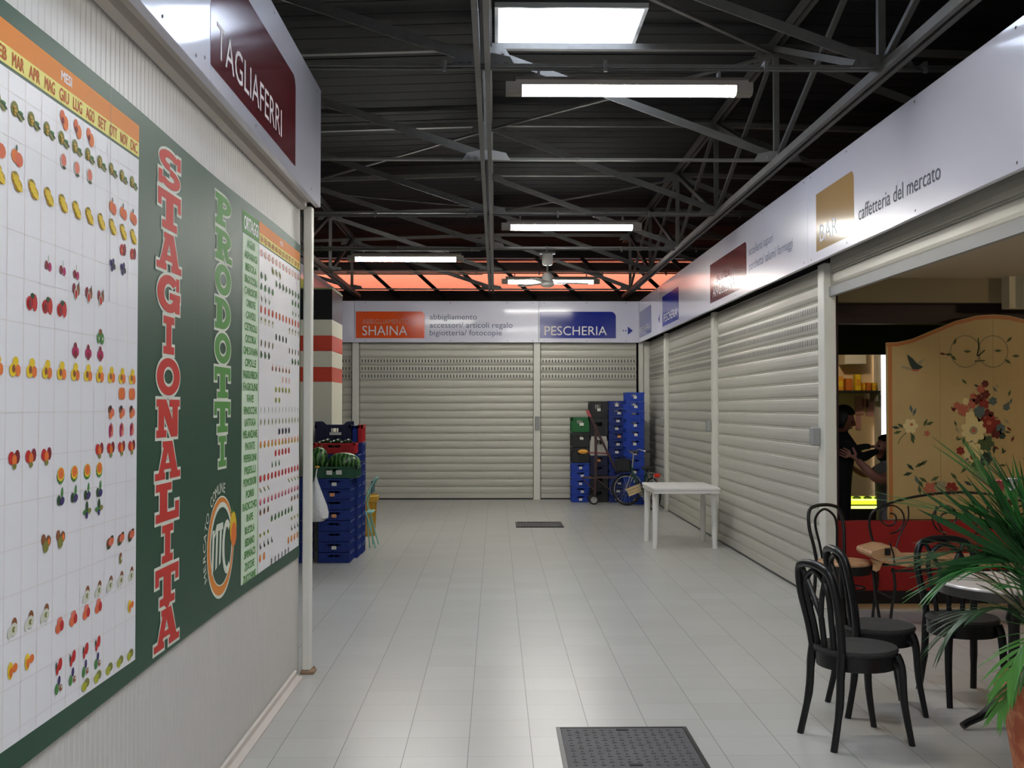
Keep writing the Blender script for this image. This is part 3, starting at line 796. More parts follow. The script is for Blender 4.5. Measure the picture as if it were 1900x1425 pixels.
Y0 = 2.518; CW = .0985
ch = Print((PX,0,0),(0,1,0),(0,0,1),[W_p,O_p,Y_p,Gl])
ch.rect(2.21,.785,3.705,2.452,W_p,.0008)
ch.rect(2.21,2.508,3.705,2.566,O_p,.0012); ch.rect(2.21,2.460,3.705,2.508,Y_p,.0012)
for k in range(12): ch.rect(Y0+CW*k-.001,.785,Y0+CW*k+.001,2.452,Gl,.0015)
z = 2.40
while z > .8: ch.rect(2.21,z-.0005,3.705,z+.0005,Gl,.0014); z -= .0565*2
ALL = range(0,12)
rows = [(2.415,'apric',(5,6,7)),(2.361,'pine',ALL),(2.304,'melonslice',(5,6,7)),(2.247,'orange',(0,1,2,9,10,11)),(2.184,'banana',ALL),(2.128,'pome',(10,11)),
 (2.066,'black',(9,10)),(2.003,'cherry',(4,5,6)),(1.953,'fig',(6,7,8)),(1.893,'straw',(3,4,5)),(1.836,'kiwi',(8,)),(1.783,'rasp',(6,7,8)),(1.722,'lemon',ALL),(1.666,'mandar',(10,11)),
 (1.607,'hazel',(9,10,11)),(1.550,'pomeg',(9,10,11)),(1.492,'apple',(2,3,4,8,9,10,11)),(1.436,'cantal',(5,6,7,8)),(1.374,'eggp',(5,6,7,8)),(1.322,'prune',(7,8)),(1.262,'chest',(4,5)),
 (1.203,'medlar',(9,10,11)),(1.139,'walnut',(10,)),(1.076,'pear',(2,3,4,7,8,9,10,11)),(1.024,'peach',(5,6,7,8)),(.972,'citrus',(2,3,11)),(.912,'chili',(5,6,7,8)),(.862,'plum',(5,6,7,8)),(.812,'grape',(7,8,9,10,11))]
for z,n_,cols in rows:
    for k in cols: icon(ch, n_, Y0+CW*(k+.5), z, .078, .052)
ch.rect(3.424,1.95,3.4265,2.612,col('seam', 120,120,110),.0042)
ch.out('fruit_chart', po)
tx = Print((PX,0,0),(0,1,0),(0,0,1),[])
Or = col('month_ink', 196,96,44)
for k, m_ in enumerate(['GEN','FEB','MAR','APR','MAG','GIU','LUG','AGO','SET','OTT','NOV','DIC']):
    put_text(tx, m_, Y0+CW*k+.018, 2.468, .066, .032, Or, .002, bold=.0012)
put_text(tx,'MESI',3.04,2.524,.075,.026,W_p,.002,bold=.001)
tx.out('month_lettering', po)

# vegetables chart
A0, A1 = 5.595, 6.745; CW2 = (A1-A0)/12
c2 = Print((PX,0,0),(0,1,0),(0,0,1),[W_p,Lg,G_mid,O_p,Y_p])
c2.rect(5.225,.785,A0-.012,2.452,Lg,.0008); c2.rect(A0-.012,.785,A1,2.452,W_p,.0008); c2.rect(A0-.014,.785,A0-.008,2.56,G_dark,.0018)
c2.rect(5.225,2.458,A0-.014,2.56,G_mid,.0012); c2.rect(A0-.008,2.508,A1,2.566,O_p,.0012); c2.rect(A0-.008,2.460,A1,2.508,Y_p,.0012)
ic('o1',(0,0,.36,.4,0,pnk),(0,0,.2,.24,0,whi)); ic('o2',(-.15,.1,.2,.34,-.3,olv),(.15,-.1,.2,.34,-.3,olv)); ic('o3',(0,0,.24,.42,0,dgr),(.2,-.05,.2,.2,0,grn)); ic('o4',(0,-.05,.34,.3,0,grn),(0,.2,.2,.22,0,dgr))
ic('o5',(0,.1,.1,.4,.2,whi),(.1,-.1,.16,.28,0,grn)); ic('o6',(0,0,.26,.44,0,red),(.1,.05,.16,.3,0,org)); ic('o7',(0,-.1,.3,.3,0,whi),(0,.2,.2,.2,0,olv)); ic('o8',(0,-.05,.26,.4,0,dgr),(0,-.1,.12,.2,0,blk))
ic('o9',(0,0,.14,.42,-.2,brn),(.12,.05,.1,.3,0,grn)); ic('o10',(0,-.1,.24,.3,0,brn),(0,.2,.06,.3,0,pch)); ic('o11',(0,0,.14,.4,-.4,pnk),(.16,0,.1,.3,-.4,whi)); ic('o12',(0,0,.3,.34,0,olv),(0,.1,.16,.24,0,lim))
ic('o13',(0,.1,.06,.36,0,grn),(0,-.2,.12,.1,0,whi)); ic('o14',(0,0,.24,.44,0,whi),(0,0,.14,.3,0,olv)); ic('o15',(-.1,0,.2,.4,0,blk),(.2,0,.14,.36,0,pur)); ic('o16',(0,-.1,.32,.3,0,dyl),(0,.2,.2,.2,0,org))
ic('o17',(0,0,.34,.4,0,red),(.1,.1,.1,.12,0,pch)); ic('o18',(0,0,.14,.4,.2,grn),(.1,-.1,.12,.2,0,dgr)); ic('o19',(-.1,.1,.22,.14,-.6,dyl),(.14,-.12,.22,.12,-.6,grn)); ic('o20',(0,-.1,.28,.34,0,mag),(0,.05,.14,.3,0,pnk))
ic('o21',(0,0,.28,.3,0,brn),(0,.2,.14,.22,0,dgr)); ic('o22',(0,0,.28,.2,-.4,lim),(0,.1,.16,.16,0,olv)); ic('o23',(-.05,.15,.1,.3,0,blk),(.12,-.1,.18,.2,0,dgr)); ic('o24',(0,0,.3,.44,0,org),(.1,.1,.1,.2,0,yel)); ic('o25',(0,0,.12,.44,.3,dgr),(0,0,.12,.44,-.3,blk))
veg = ['AGLIO','ASPARAGI','BIETOLA','BROCCOLI','CARCIOFI','CAROTE','CAVOLI','CETRIOLI','CICORIA','CIME DI RAPA','CIPOLLE','FAGIOLI FRESCHI','FAGIOLINI','FAVE','FINOCCHI','LATTUGA','MELANZANE','PATATE','PEPERONI','PISELLI','POMODORI','PORRI','RADICCHIO','RAPE','RUCOLA','SEDANO','SPINACI','ZUCCHE','ZUCCHINE']
vic = [('o1',ALL),('o2',(3,4,5)),('o3',(0,1,4,5,6,7,8,9,10,11)),('o4',(0,1,2,3,9,10,11)),('o5',(0,1,2,9,10,11)),('o6',ALL),('o7',(0,1,2,3,8,9,10,11)),('o8',(4,5,6,7)),('o9',(0,1,2,3,8,9,10,11)),('o3',(0,1,2,9,10,11)),
 ('o10',(3,4,5,6,7,8)),('o11',(6,7,8)),('o12',(4,5,6,7,8)),('o12',(4,5)),('o13',ALL),('o14',ALL),('o15',(5,6,7,8)),('o16',ALL),('o17',(4,5,6,7,8)),('o18',(3,4,5)),('o17',ALL),('o19',(0,1,2,8,9,10,11)),
 ('o20',ALL),('o21',(0,1,2,9,10,11)),('o4',(3,4,5,6,7,8,9)),('o22',(0,1,2,9,10,11)),('o23',(0,1,2,3,9,10,11)),('o24',(0,1,8,9,10,11)),('o25',(3,4,5,6,7,8))]
t2 = Print((PX,0,0),(0,1,0),(0,0,1),[Gt,W_p])
put_text(t2,'ORTAGGI',5.25,2.475,.315,.062,W_p,.002,bold=.002)
for i, nm in enumerate(veg):
    z = 2.4155-.0576*i
    wd = min(.31, .034*len(nm)); put_text(t2, nm, 5.405-wd/2, z-.018, wd, .034, Gt, .002, bold=.0018)
    n_, cols = vic[i]
    for k in cols: icon(c2, n_, A0+CW2*(k+.5), z-.004, .080, .048)
for k, m_ in enumerate(['GEN','FEB','MAR','APR','MAG','GIU','LUG','AGO','SET','OTT','NOV','DIC']):
    put_text(t2, m_, A0+CW2*k+.014, 2.468, .068, .030, Or, .002, bold=.001)
put_text(t2,'MESI',6.13,2.524,.08,.026,W_p,.002)
c2.out('vegetable_chart', po); t2.out('vegetable_lettering', po)

sm = Print((PX,0,0),(0,1,0),(0,0,1),[]); sm.rect(4.398,.74,4.400,2.60,col('seam_green', 70,112,84),.0006); sm.out('seam', po)
# slab title letters
def title(word, yc, w, ztop_, pitch, h, m, name):
    p = Print((PX,0,0),(0,1,0),(0,0,1),[L_p, m])
    for i, chh in enumerate(word):
        ww = w*(.62 if chh == 'I' else 1)
        z = ztop_-pitch*i-h
        slab(p, chh, yc-ww/2, z, ww, h, L_p, .0012, .011)
        slab(p, chh, yc-ww/2, z, ww, h, m, .0022, 0)
    if word.endswith('A'):
        z = ztop_-pitch*(len(word)-1)+.002
        p.poly([(yc-.05,z+.012),(yc,z+.034),(yc+.045,z+.008),(yc,z-.014)], L_p, .0014)
        p.poly([(yc-.036,z+.012),(yc,z+.026),(yc+.032,z+.008),(yc,z-.006)], m, .0024)
    p.out(name, po)
title('STAGIONALITA', 4.055, .285, 2.560, .1515, .137, R_p, 'title_lettering')
title('PRODOTTI', 4.855, .285, 2.548, .1500, .134, G_mid, 'subtitle_lettering')

# round market badge
bd = Print((PX,0,0),(0,1,0),(0,0,1),[O_p,L_p,G_dark])
cy, cz = 4.845, 1.015
bd.ell(cy,cz,.235,.222,L_p,.0010,n=40); bd.ell(cy,cz+.004,.228,.212,O_p,.0013,n=40); bd.ell(cy+.008,cz+.012,.196,.182,L_p,.0016,n=40); bd.ell(cy+.006,cz+.004,.180,.168,G_dark,.0019,n=40)
# MC monogram
for k in range(3):
    x = cy-.135+k*.062; bd.poly([(x-.03,cz-.10+k*.012),(x+.0,cz-.09+k*.012),(x+.02,cz+.085),(x-.014,cz+.085)],L_p,.0024)
bd.poly([(cy-.15,cz+.03),(cy-.08,cz+.105),(cy+.03,cz+.105),(cy+.03,cz+.075),(cy-.08,cz+.075)],L_p,.0026)
bd.arc(cy+.10,cz-.01,.085,.12,.04,.032,50,310,L_p,.0028)
# round fruit emblem at the rim
bd.ell(cy+.215,cz+.06,.062,.075,yel,.0030,n=18); bd.ell(cy+.225,cz+.03,.052,.055,org,.0034,n=18); bd.poly([(cy+.17,cz+.13),(cy+.19,cz+.17),(cy+.215,cz+.13)],grn,.0032)
# arc lettering
arc = 'MERCATO COMUNE'; R = .285
for i, chh in enumerate(arc):
    if chh == ' ': continue
    a = math.radians(202-i*9.4); vs, fs = text_data(chh)
    xa = min(p[0] for p in vs); xb = max(p[0] for p in vs); s = .062; k = a-PI/2
    pts = []
    for x, y in vs:
        lx = (x-(xa+xb)/2)*s; ly = y*s-.02
        pts.append(bd.P(cy+R*math.cos(a)*.98+lx*math.cos(k)-ly*math.sin(k), cz+R*.9*math.sin(a)+lx*math.sin(k)+ly*math.cos(k), .0026))
    bd.add(pts, fs, bd.idx(L_p))
bd.out('badge', po)
# ================================================================== CRATES
_crates = {}
def crate_mesh(w, d, h, m, ears=False, wall=.012):
    """returns a prototype thing: open plastic crate, origin at centre of its base, front faces -y"""
    mb = MB(); W0 = w/2; D0 = d/2; t = wall; W = W0-.011; D = D0-.011
    mb.box(-W+.01,W-.01,-D+.01,D-.01,0,.010)
    hz0, hz1 = h*.56, h*.80; hw = min(.065, W*.42); rim = h-.004
    for s in (-1,1):
        y0, y1 = (-D, -D+t) if s < 0 else (D-t, D)
        mb.box(-W,W,y0,y1,0.0,hz0); mb.box(-W,-hw,y0,y1,hz0,hz1); mb.box(hw,W,y0,y1,hz0,hz1)
        mb.box(-W0,W0,(-D0 if s<0 else D-t),(-D+t if s<0 else D0),hz1,rim)
        for k in range(7):
            x = -W+.004+(2*W-.008)*k/6; mb.box(x-.003,x+.003,(y0-.007 if s<0 else y1),(y0 if s<0 else y1+.007), .012, hz1)
        mb.box(-W,W,(y0-.008 if s<0 else y1),(y0 if s<0 else y1+.008),h*.05,h*.10)
        x0, x1 = (-W, -W+t) if s < 0 else (W-t, W)
        mb.box(x0,x1,-D+t,D-t,0,hz0); mb.box(x0,x1,-D+t,-.07,hz0,hz1); mb.box(x0,x1,.07,D-t,hz0,hz1)
        mb.box((-W0 if s<0 else W-t),(-W+t if s<0 else W0),-D0,D0,hz1,rim)
        for k in range(7):
            y = -D+.004+(2*D-.008)*k/6; mb.box((x0-.007 if s<0 else x1),(x0 if s<0 else x1+.007),y-.003,y+.003,.012,hz1)
        mb.box((x0-.008 if s<0 else x1),(x0 if s<0 else x1+.008),-D,D,h*.05,h*.10)
        if ears:
            for sy in (-1,1):
                mb.prism([(s*W0,rim),(s*(W0-.09),rim),(s*(W0-.05),rim+.035),(s*W0,rim+.04)], sy*D-.012*sy-.006, sy*D-.012*sy+.006, 'y')
    return mb
def crate(w, d, h, m, x, y, z, label, group=None, rz=0, card=None, ears=False, off=(0,0)):
    key = (w,d,h,m.name,ears)
    t = thing('plastic_crate', label, 'crate', (x,y,z), rz, group)
    if key not in _crates: _crates[key] = crate_mesh(w,d,h,m,ears).build('body', m, t)
    else:
        o = _crates[key].copy(); link(o); o.parent = t
    if card:
        cw, chh, cx, cz = card[:4]; cm = card[4] if len(card) > 4 else M_paper
        MB().box(cx-cw/2,cx+cw/2,-d/2-.006,-d/2-.002,cz-chh/2,cz+chh/2).build('label_card', cm, t)
    return t
ORD = ['bottom','second from the bottom','third from the bottom','fourth from the bottom','fifth from the bottom','sixth from the bottom','seventh from the bottom','eighth from the bottom','ninth from the bottom','tenth from the bottom','eleventh from the bottom','twelfth from the bottom','topmost']
def pos(i, n): return 'topmost' if i == n-1 else ORD[min(i,11)]

# far right stacks, left to right
YC = 19.18
z = 0
for i in range(5):
    crate(.315,.40,.135,M_blue2,1.455,YC,z,'bright blue crate low under the green crate, '+ORD[i],'crates of the low stack', card=(.055,.04,.03 if i%2 else -.0,.05)); z += .1352
for i in range(2): crate(.315,.40,.262,M_cblack,1.455,YC,z,('lower' if i==0 else 'upper')+' black crate between the green crate and the blue ones','crates of the low stack', card=(.06,.045,.02,.16) if i else None); z += .2622
crate(.315,.40,.262,M_cgreen,1.455,YC,z,'bright green crate on top of the lowest stack by the far wall','crates of the low stack', card=(.07,.05,.02,.14))
z = 0
for i,(h,m,lb) in enumerate([(.235,M_cblack,'black crate at the very bottom behind the hand trolley'),(.235,M_cblack,'black crate second from the floor behind the hand trolley'),(.165,M_navy,'navy crate behind the trolley, lower of the two'),(.165,M_navy,'navy crate with an orange tag just under the white crate'),
        (.335,M_cwhite,'dirty white crate in the middle of the trolley stack'),(.30,M_cblack,'black crate resting on the white crate'),(.30,M_cblack,'black crate with white tag crowning the stack behind the trolley')]):
    crate(.315,.40,h,m,1.772,YC,z,lb,'crates of the mixed stack behind the trolley', card=(.06,.045,.0,h*.5, M_paperr if i==3 else M_paper) if i in (3,6) else None); z += h+.0005
z = 0
for i in range(13):
    crate(.32,.40,.134,M_blue,2.10,YC,z,'blue crate, third stack by the far wall, '+pos(i,13),'blue crates of the third stack', card=(.06,.04,.0+.02*((i*7)%3-1),.055, M_paperr if i==8 else M_paper) if i not in (3,5) else None); z += .1342
z = 0
for i in range(12):
    crate(.315,.40,.157,M_blue2,2.345+.0,YC-.42,z,'bright blue crate in the tallest corner stack, '+pos(i,12),'bright blue crates of the tallest stack', card=(.055,.045,.01*((i*5)%3-1),.07) if i not in (4,9) else None); z += .1572

# left stacks
z = 0
for i in range(8):
    crate(.34,.36,.110,M_blue,-1.69,11.78,z,'blue crate under the watermelons at the front, '+pos(i,8),'blue crates under the melon crate', card=(.05,.035,-.02+.02*(i%3),.05, M_paperr if i in (4,6) else M_paper) if i in (1,4,6,7) else None); z += .1105
for i in range(8):
    crate(.34,.36,.110,M_blue,-2.12,11.78,.1105*i,'blue crate in the stack left of the melons, '+pos(i,8),'blue crates beside the corner post')
crate(.54,.38,.125,M_cdgreen,-1.72,11.78,.8845,'wide dark green crate holding the big watermelons', card=(.06,.045,-.02,.06))
MB().box(.05,.11,-.196,-.192,.04,.085).build('label_card', M_paper, bpy.context.scene.collection.objects[-1] if False else [o for o in bpy.data.objects if o.get('label','').startswith('wide dark green')][0])
z = 0
for i in range(10):
    crate(.36,.29,.112,M_blue,-1.665,12.135,z,'blue crate in the stack right behind the melons, '+pos(i,10),'blue crates behind the melon stack'); z += .1123
crate(.46,.29,.120,M_cred,-1.75,12.135,z,'red crate full of dark green courgettes behind the melons')
zr = z
for k in range(9):
    x = -1.912+.039*k; y = 12.10+.02*(k%4); L = .085
    pts = [(x-.01, y-L, zr+.068+.012*(k%3)), (x, y, zr+.075+.012*(k%3)), (x+.01, y+L, zr+.068+.012*(k%2))]
    for rep in range(2):
        o = MB().tube([p+Vector((0,0,.045*rep)) for p in catmull(pts,4)],[.012,.019,.019,.019,.019,.019,.018,.017,.010],8).build('courgette', mat('courgette_skin', srgb(32,58,28), .4, noise=.3, nscale=30), smooth=True)
        tag(o, 'dark green courgette lying in the red crate behind the melons', 'courgette', 'courgettes in the red crate')
z = 0
for i in range(11):
    crate(.36,.29,.112,M_blue,-1.655,12.45,z,'blue crate in the rearmost left stack near the column, '+pos(i,11),'blue crates of the rear left stack'); z += .1123
crate(.40,.29,.20,M_navy,-1.81,12.45,z,'deep blue tray with raised corners on the rear left stack', ears=True, card=(.13,.03,.03,.10))
crate(.055,.26,.19,M_blue2,-1.572,12.45,z,'bright blue box stood on edge beside the deep blue tray')
crate(.062,.29,.20,M_cred,-1.507,12.45,z,'red crate stood on edge at the far right of the left stacks')

# watermelons
M_melon = ramp_mat('watermelon_rind', [(0,srgb(20,50,22)),(.5,srgb(34,78,32)),(.8,srgb(74,120,54)),(1,srgb(110,150,78))], 7.0, .3, axis='X', dist=5)
def melon(x,y,z,rx,ry,rz_,lb,rot=0,tilt=0):
    t = thing('watermelon', lb, 'watermelon', (x,y,z-rz_))
    M = Matrix.Rotation(rot,4,'Z') @ Matrix.Rotation(tilt,4,'Y')
    mb = MB().ball((0,0,rz_),rx,ry,rz_,24,14,M=M); mb.build('rind', M_melon, t, smooth=True)
    s = M @ Vector((rx*.98,0,0)); d = M @ Vector((rx*.98+.03,0,.012))
    MB().tube([s+Vector((0,0,rz_)), d+Vector((0,0,rz_))],[.006,.004],6).build('stem', mat('dry_stem', srgb(120,110,50), .7), t)
melon(-1.885,11.74,1.085,.125,.105,.105,'rounder watermelon standing upright beside the white bag',.4,-1.2)
melon(-1.61,11.76,1.045,.172,.105,.105,'long dark watermelon lying across the green crate',.08)
melon(-1.83,11.90,.985,.09,.06,.07,'watermelon at the back of the green crate, mostly hidden',.3)
# bag hanging
bg_ = thing('plastic_bag', 'white carrier bag hanging from the green melon crate', 'bag', (-1.865,11.50,.44))
def wb(a,z): return 1+.07*math.sin(5*a+z*9)+.04*math.sin(11*a)
M_bag = mat('bag_film', srgb(244,244,244), .35, trans=.1, bump=.6, bscale=40, alpha=.92)
MB().lathe([(0,0),(.07,.005),(.12,.04),(.125,.10),(.11,.17),(.075,.27),(.045,.36),(.015,.44),(.008,.47)],n=26,sy=.6,wob=wb).build('bag', M_bag, bg_, smooth=True)
MB().tube([(0,0,.46),(0,.02,.50),(0,.06,.535),(0,.09,.56)],.006,6).build('handles', M_bag, bg_)
MB().ball((0,.07,.565),.03,.02,.014,10,6).build('hook', mat('hook_yellow', srgb(200,160,60), .5), bg_, smooth=True)

# yellow bin
t = thing('yellow_bin', 'ochre plastic bin on the floor behind the left crates', 'bin', (-1.64,14.1,0))
My = mat('bin_yellow', srgb(176,134,26), .5, noise=.1)
mb = MB()
for k in range(2): pass
prof = [(.10,0),(.115,.03),(.115,.05),(.10,.07),(.12,.42),(.15,.44),(.16,.50),(.145,.52),(.13,.50),(.11,.44),(.09,.06),(0,.05)]
MB().lathe(prof,n=20).build('body', My, t, smooth=True)
mb = MB()
for k in range(14):
    a = 2*PI*k/14; mb.bar((.105*math.cos(a),.105*math.sin(a),.07),(.124*math.cos(a),.124*math.sin(a),.42),.008,.008)
mb.build('ribs', My, t)
# folded teal chair beside crates
t = thing('folding_chair', 'thin teal tubular folding chair leaning beside the left crates', 'chair', (-1.49,13.0,0))
Mt = mat('teal_paint', srgb(126,184,172), .4, .1)
for y in (-.16,.16):
    MB().tube(catmull([(.10,y,.0),(.02,y,.30),(-.03,y,.52),(.09,y,.80)],5),.009,8).build('leg', Mt, t, smooth=True)
    MB().tube([(.03,y+.02,0),(-.0,y+.02,.34)],.008,8).build('leg', Mt, t, smooth=True)
MB().tube([(.09,-.16,.80),(.09,.16,.80)],.009,8).build('top_rail', Mt, t, smooth=True)
MB().bevbox(-.02,.06,-.16,.16,.40,.415,.003).build('seat', Mt, t)
MB().bar((.05,-.16,.70),(.05,.16,.70),.01,.14).build('backrest', mat('teal_dark', srgb(40,80,84), .6), t)

# ================================================================== HAND TROLLEY
t = thing('hand_trolley', 'rusty two-wheeled tubular hand trolley in front of the crates', 'trolley', (1.75,18.70,0))
Mr = mat('trolley_paint', srgb(92,70,72), .5, .4, noise=.4, nscale=30); Mh = mat('grip_red', srgb(190,84,90), .6)
def pz(px, py, y=18.70):  # measured from the photo once: side position and height on the trolley's plane
    return ((px-920)/2050*y-1.75, 0, EYE+(757-py)/2050*y)
def cr(cx, cy): return pz(1000+cx*.18246, 700+cy*.18246)
def V3(p, dy): return (p[0], dy, p[2])
for dy in (-.17,.10):
    MB().tube([V3(cr(500,360),dy),V3(cr(570,500),dy),V3(cr(790,960),dy)],.010,8).build('frame_tube', Mr, t, smooth=True)
    MB().tube([V3(cr(575,480),dy),V3(cr(578,800),dy),V3(cr(560,1235),dy)],.012,8).build('frame_tube', Mr, t, smooth=True)
    MB().tube([V3(cr(450,1018),dy),V3(cr(800,1018),dy)],.010,8).build('deck_rail', Mr, t, smooth=True)
    MB().tube([V3(cr(440,1030),dy),V3(cr(565,1150),dy)],.009,8).build('strut', Mr, t, smooth=True)
    MB().tube([V3(cr(585,1035),dy),V3(cr(780,1190),dy)],.009,8).build('strut', Mr, t, smooth=True)
    MB().tube([V3(cr(488,335),dy),V3(cr(520,400),dy)],.014,8).build('grip', Mh, t, smooth=True)
    c = cr(548,1245)
    R_ = .082
    MB().tube([(c[0]+R_*.8*math.cos(a*PI/9),dy,R_+R_*.8*math.sin(a*PI/9)) for a in range(18)],.017,8,closed=True).build('tyre', M_rubber, t, smooth=True)
    MB().lathe([(0,-.012),(.045,-.010),(.055,-.016),(.055,.016),(.045,.010),(0,.012)],n=16).build('wheel_hub', M_grey, t, smooth=True).matrix_local = Matrix.Translation((c[0],dy,R_)) @ Matrix.Rotation(PI/2,4,'X')
mb = MB()
for k in range(5):
    x = cr(470+k*80,1018)[0]; mb.bar((x,-.17,cr(0,1018)[2]),(x,.10,cr(0,1018)[2]),.02,.012)
mb.bar((cr(548,0)[0],-.17,.082),(cr(548,0)[0],.10,.082),.012,.012); mb.bar(V3(cr(575,600),-.17),V3(cr(575,600),.10),.014,.014)
mb.build('cross_bars', Mr, t)
p0, p1 = cr(700,772), cr(480,760)
MB().tube([V3(p0,-.17),V3(p1,-.17)],.010,8).build('pull_bar', mat('pull_red', srgb(130,30,40), .5), t, smooth=True)
p2 = cr(440,752)
MB().ball(V3(p2,-.17),.085,.035,.04,14,9).build('padded_handle', mat('pad_ochre', srgb(220,160,60), .6), t, smooth=True)

# ================================================================== BICYCLE
t = thing('bicycle', 'parked folding bicycle with chrome mudguards in the right corner', 'bicycle', (2.36,17.9,0))
Mb = mat('bike_green', srgb(16,62,58), .35, .3); Ms = mat('mudguard_silver', srgb(196,198,200), .25, .8)
hd = Vector((-.32,.94,0)).normalized()      # riding direction, away and left
fs_ = Vector((-.86,.50,0)).normalized()     # front wheel is turned
RH = Vector((.12,-.45,.265)); FH = RH + hd*.95; FH.z = .265
def wheel(c, d, r, nm):
    up = Vector((0,0,1))
    def ringp(rr, n=32, a0=0, a1=360): return [c + d*(rr*math.cos(math.radians(a0+(a1-a0)*i/n))) + up*(rr*math.sin(math.radians(a0+(a1-a0)*i/n))) for i in range(n+(0 if a1-a0>=360 else 1))]
    w_ = MB().tube(ringp(r-.018),.018,8,closed=True).build('wheel', M_rubber, t, smooth=True)
    MB().tube(ringp(r-.040),.009,6,closed=True).build('rim', M_chrome, w_, smooth=True)
    sp = MB(); s_ = d.cross(up)
    for k in range(24):
        a = 2*PI*k/24; sp.bar(c+s_*(.02 if k%2 else -.02), c+(d*math.cos(a)+up*math.sin(a))*(r-.045), .0025,.0025)
    sp.tube([c-s_*.04, c+s_*.04],.02,10); sp.build('spokes', M_chrome, w_)
    mg = MB()
    P = ringp(r+.022, 14, -20, 150 if nm else 165); 
    for i in range(len(P)-1): mg.bar(P[i],P[i+1],.05,.004, up=tuple((P[i]-c).normalized()))
    mg.build('mudguard', Ms, t)
wheel(RH, hd, .265, 0); wheel(FH, fs_, .265, 1)
BB = RH + hd*.40; BB.z = .27
ST = RH + hd*.20; HT = FH - hd*.20; HT.z = .60
f = MB()
f.tube([RH+Vector((0,0,0)), BB],.011,8); f.tube([BB, HT-Vector((0,0,.03))],.022,10); f.tube([BB, Vector((ST.x,ST.y,.62))],.016,10); f.tube([RH, Vector((ST.x,ST.y,.54))],.009,8)
f.tube([HT-Vector((0,0,.06)), HT+Vector((0,0,.08))],.02,10); f.build('frame', Mb, t, smooth=True)
side = fs_.cross(Vector((0,0,1)))
f = MB()
for s in (-1,1): f.tube(catmull([HT+Vector((0,0,-.05)), HT+side*.05*s+Vector((0,0,-.08)), FH+side*.055*s],4),.009,8)
f.tube([HT, HT-hd*.06+Vector((0,0,.28))],.012,8); f.build('fork', M_chrome, t, smooth=True)
HB = HT - hd*.06 + Vector((0,0,.28))
f = MB(); f.tube(catmull([HB-side*.26-fs_*.12+Vector((0,0,.02)), HB-side*.20+Vector((0,0,.05)), HB-side*.06, HB+side*.06, HB+side*.20+Vector((0,0,.05)), HB+side*.26-fs_*.12+Vector((0,0,.02))],5),.010,8); f.build('handlebar', M_chrome, t, smooth=True)
for s in (-1,1): MB().tube([HB+side*.26*s-fs_*.12+Vector((0,0,.02)), HB+side*.27*s-fs_*.20+Vector((0,0,.015))],.015,8).build('grip', M_rubber, t, smooth=True)
SD = Vector((ST.x,ST.y,.66))
M_ = Matrix(((hd.x,-hd.y,0,0),(hd.y,hd.x,0,0),(0,0,1,0),(0,0,0,1)))
MB().ball(SD-hd*.03,.13,.075,.035,14,8,M=M_).ball(SD+hd*.09,.09,.03,.022,12,7,M=M_).build('saddle', M_rubber, t, smooth=True)
MB().bevbox(-.045,.045,-.03,.02,-.03,.03,.008).build('rear_light', mat('reflector_red', srgb(226,40,24), .3, emit=None, es=0), t).location = RH - hd*.14 + Vector((0,-.02,.30))
f = MB(); c0 = RH+Vector((0,0,.33))
for s in (-.06,.06): f.tube([c0-hd*.15+side*s, c0+hd*.22+side*s],.006,6)
for k in range(4): f.tube([c0-hd*.12+hd*.1*k-side*.06, c0-hd*.12+hd*.1*k+side*.06],.005,6)
f.tube([RH+side*.05, c0-hd*.1+side*.06],.005,6).tube([RH-side*.05, c0-hd*.1-side*.06],.005,6)
f.build('rear_carrier', M_chrome, t)
f = MB(); ped = BB
f.lathe([(.085,-.004),(.085,.004),(.04,.004),(0,.004)],n=20); o = f.build('chainring', M_chrome, t); o.matrix_local = Matrix.Translation(BB) @ Matrix.Rotation(math.atan2(hd.y,hd.x),4,'Z') @ Matrix.Rotation(PI/2,4,'X')
f = MB(); f.bar(BB+side*.05, BB+side*.05+Vector((.02,0,-.15)),.012,.02); f.bar(BB-side*.05, BB-side*.05+Vector((-.02,0,.15)),.012,.02); f.build('crank', M_chrome, t)
for s in (-1,1): MB().bevbox(-.05,.05,-.03,.03,-.01,.01,.004).build('pedal', M_rubber, t).location = BB+side*.10*s+Vector((.02*s,0,-.15*s))
f = MB().bar(BB-Vector((0,0,.02)), Vector((BB.x+.12,BB.y-.06,0.006)),.012,.012); f.build('kickstand', M_chrome, t)
# bag in front of the handlebar and wooden boards on the carrier: carried things
FBp = Vector((2.36,17.9,0)) + HT + fs_*.16 + Vector((0,0,.08))
o = thing('handlebar_bag', 'soft black bag hung from the bicycle handlebar', 'bag', tuple(FBp-Vector((0,0,.12))))
MB().bevbox(-.13,.13,-.09,.09,0,.22,.03).build('bag', mat('bag_black', srgb(30,30,34), .6, noise=.3), o, smooth=True)
MB().tube([(-.05,0,.22),(0,.0,.27),(.05,0,.22)],.008,6).build('strap', M_rubber, o)
o = thing('wooden_board', 'bundle of pale wooden boards strapped beside the bicycle wheel', 'boards', (2.24,17.82,.30))
Mw = ramp_mat('pale_board', [(0,srgb(176,146,104)),(1,srgb(214,188,144))], 9, .7, axis='Y', dist=2)
Mx = Matrix.Rotation(-.38,4,'Y')
for k in range(3): MB().bevbox(-.125,.125,-.02+.0*k,.02,-.066+.045*k,-.026+.045*k,.004,M=Mx).build('board', Mw, o)

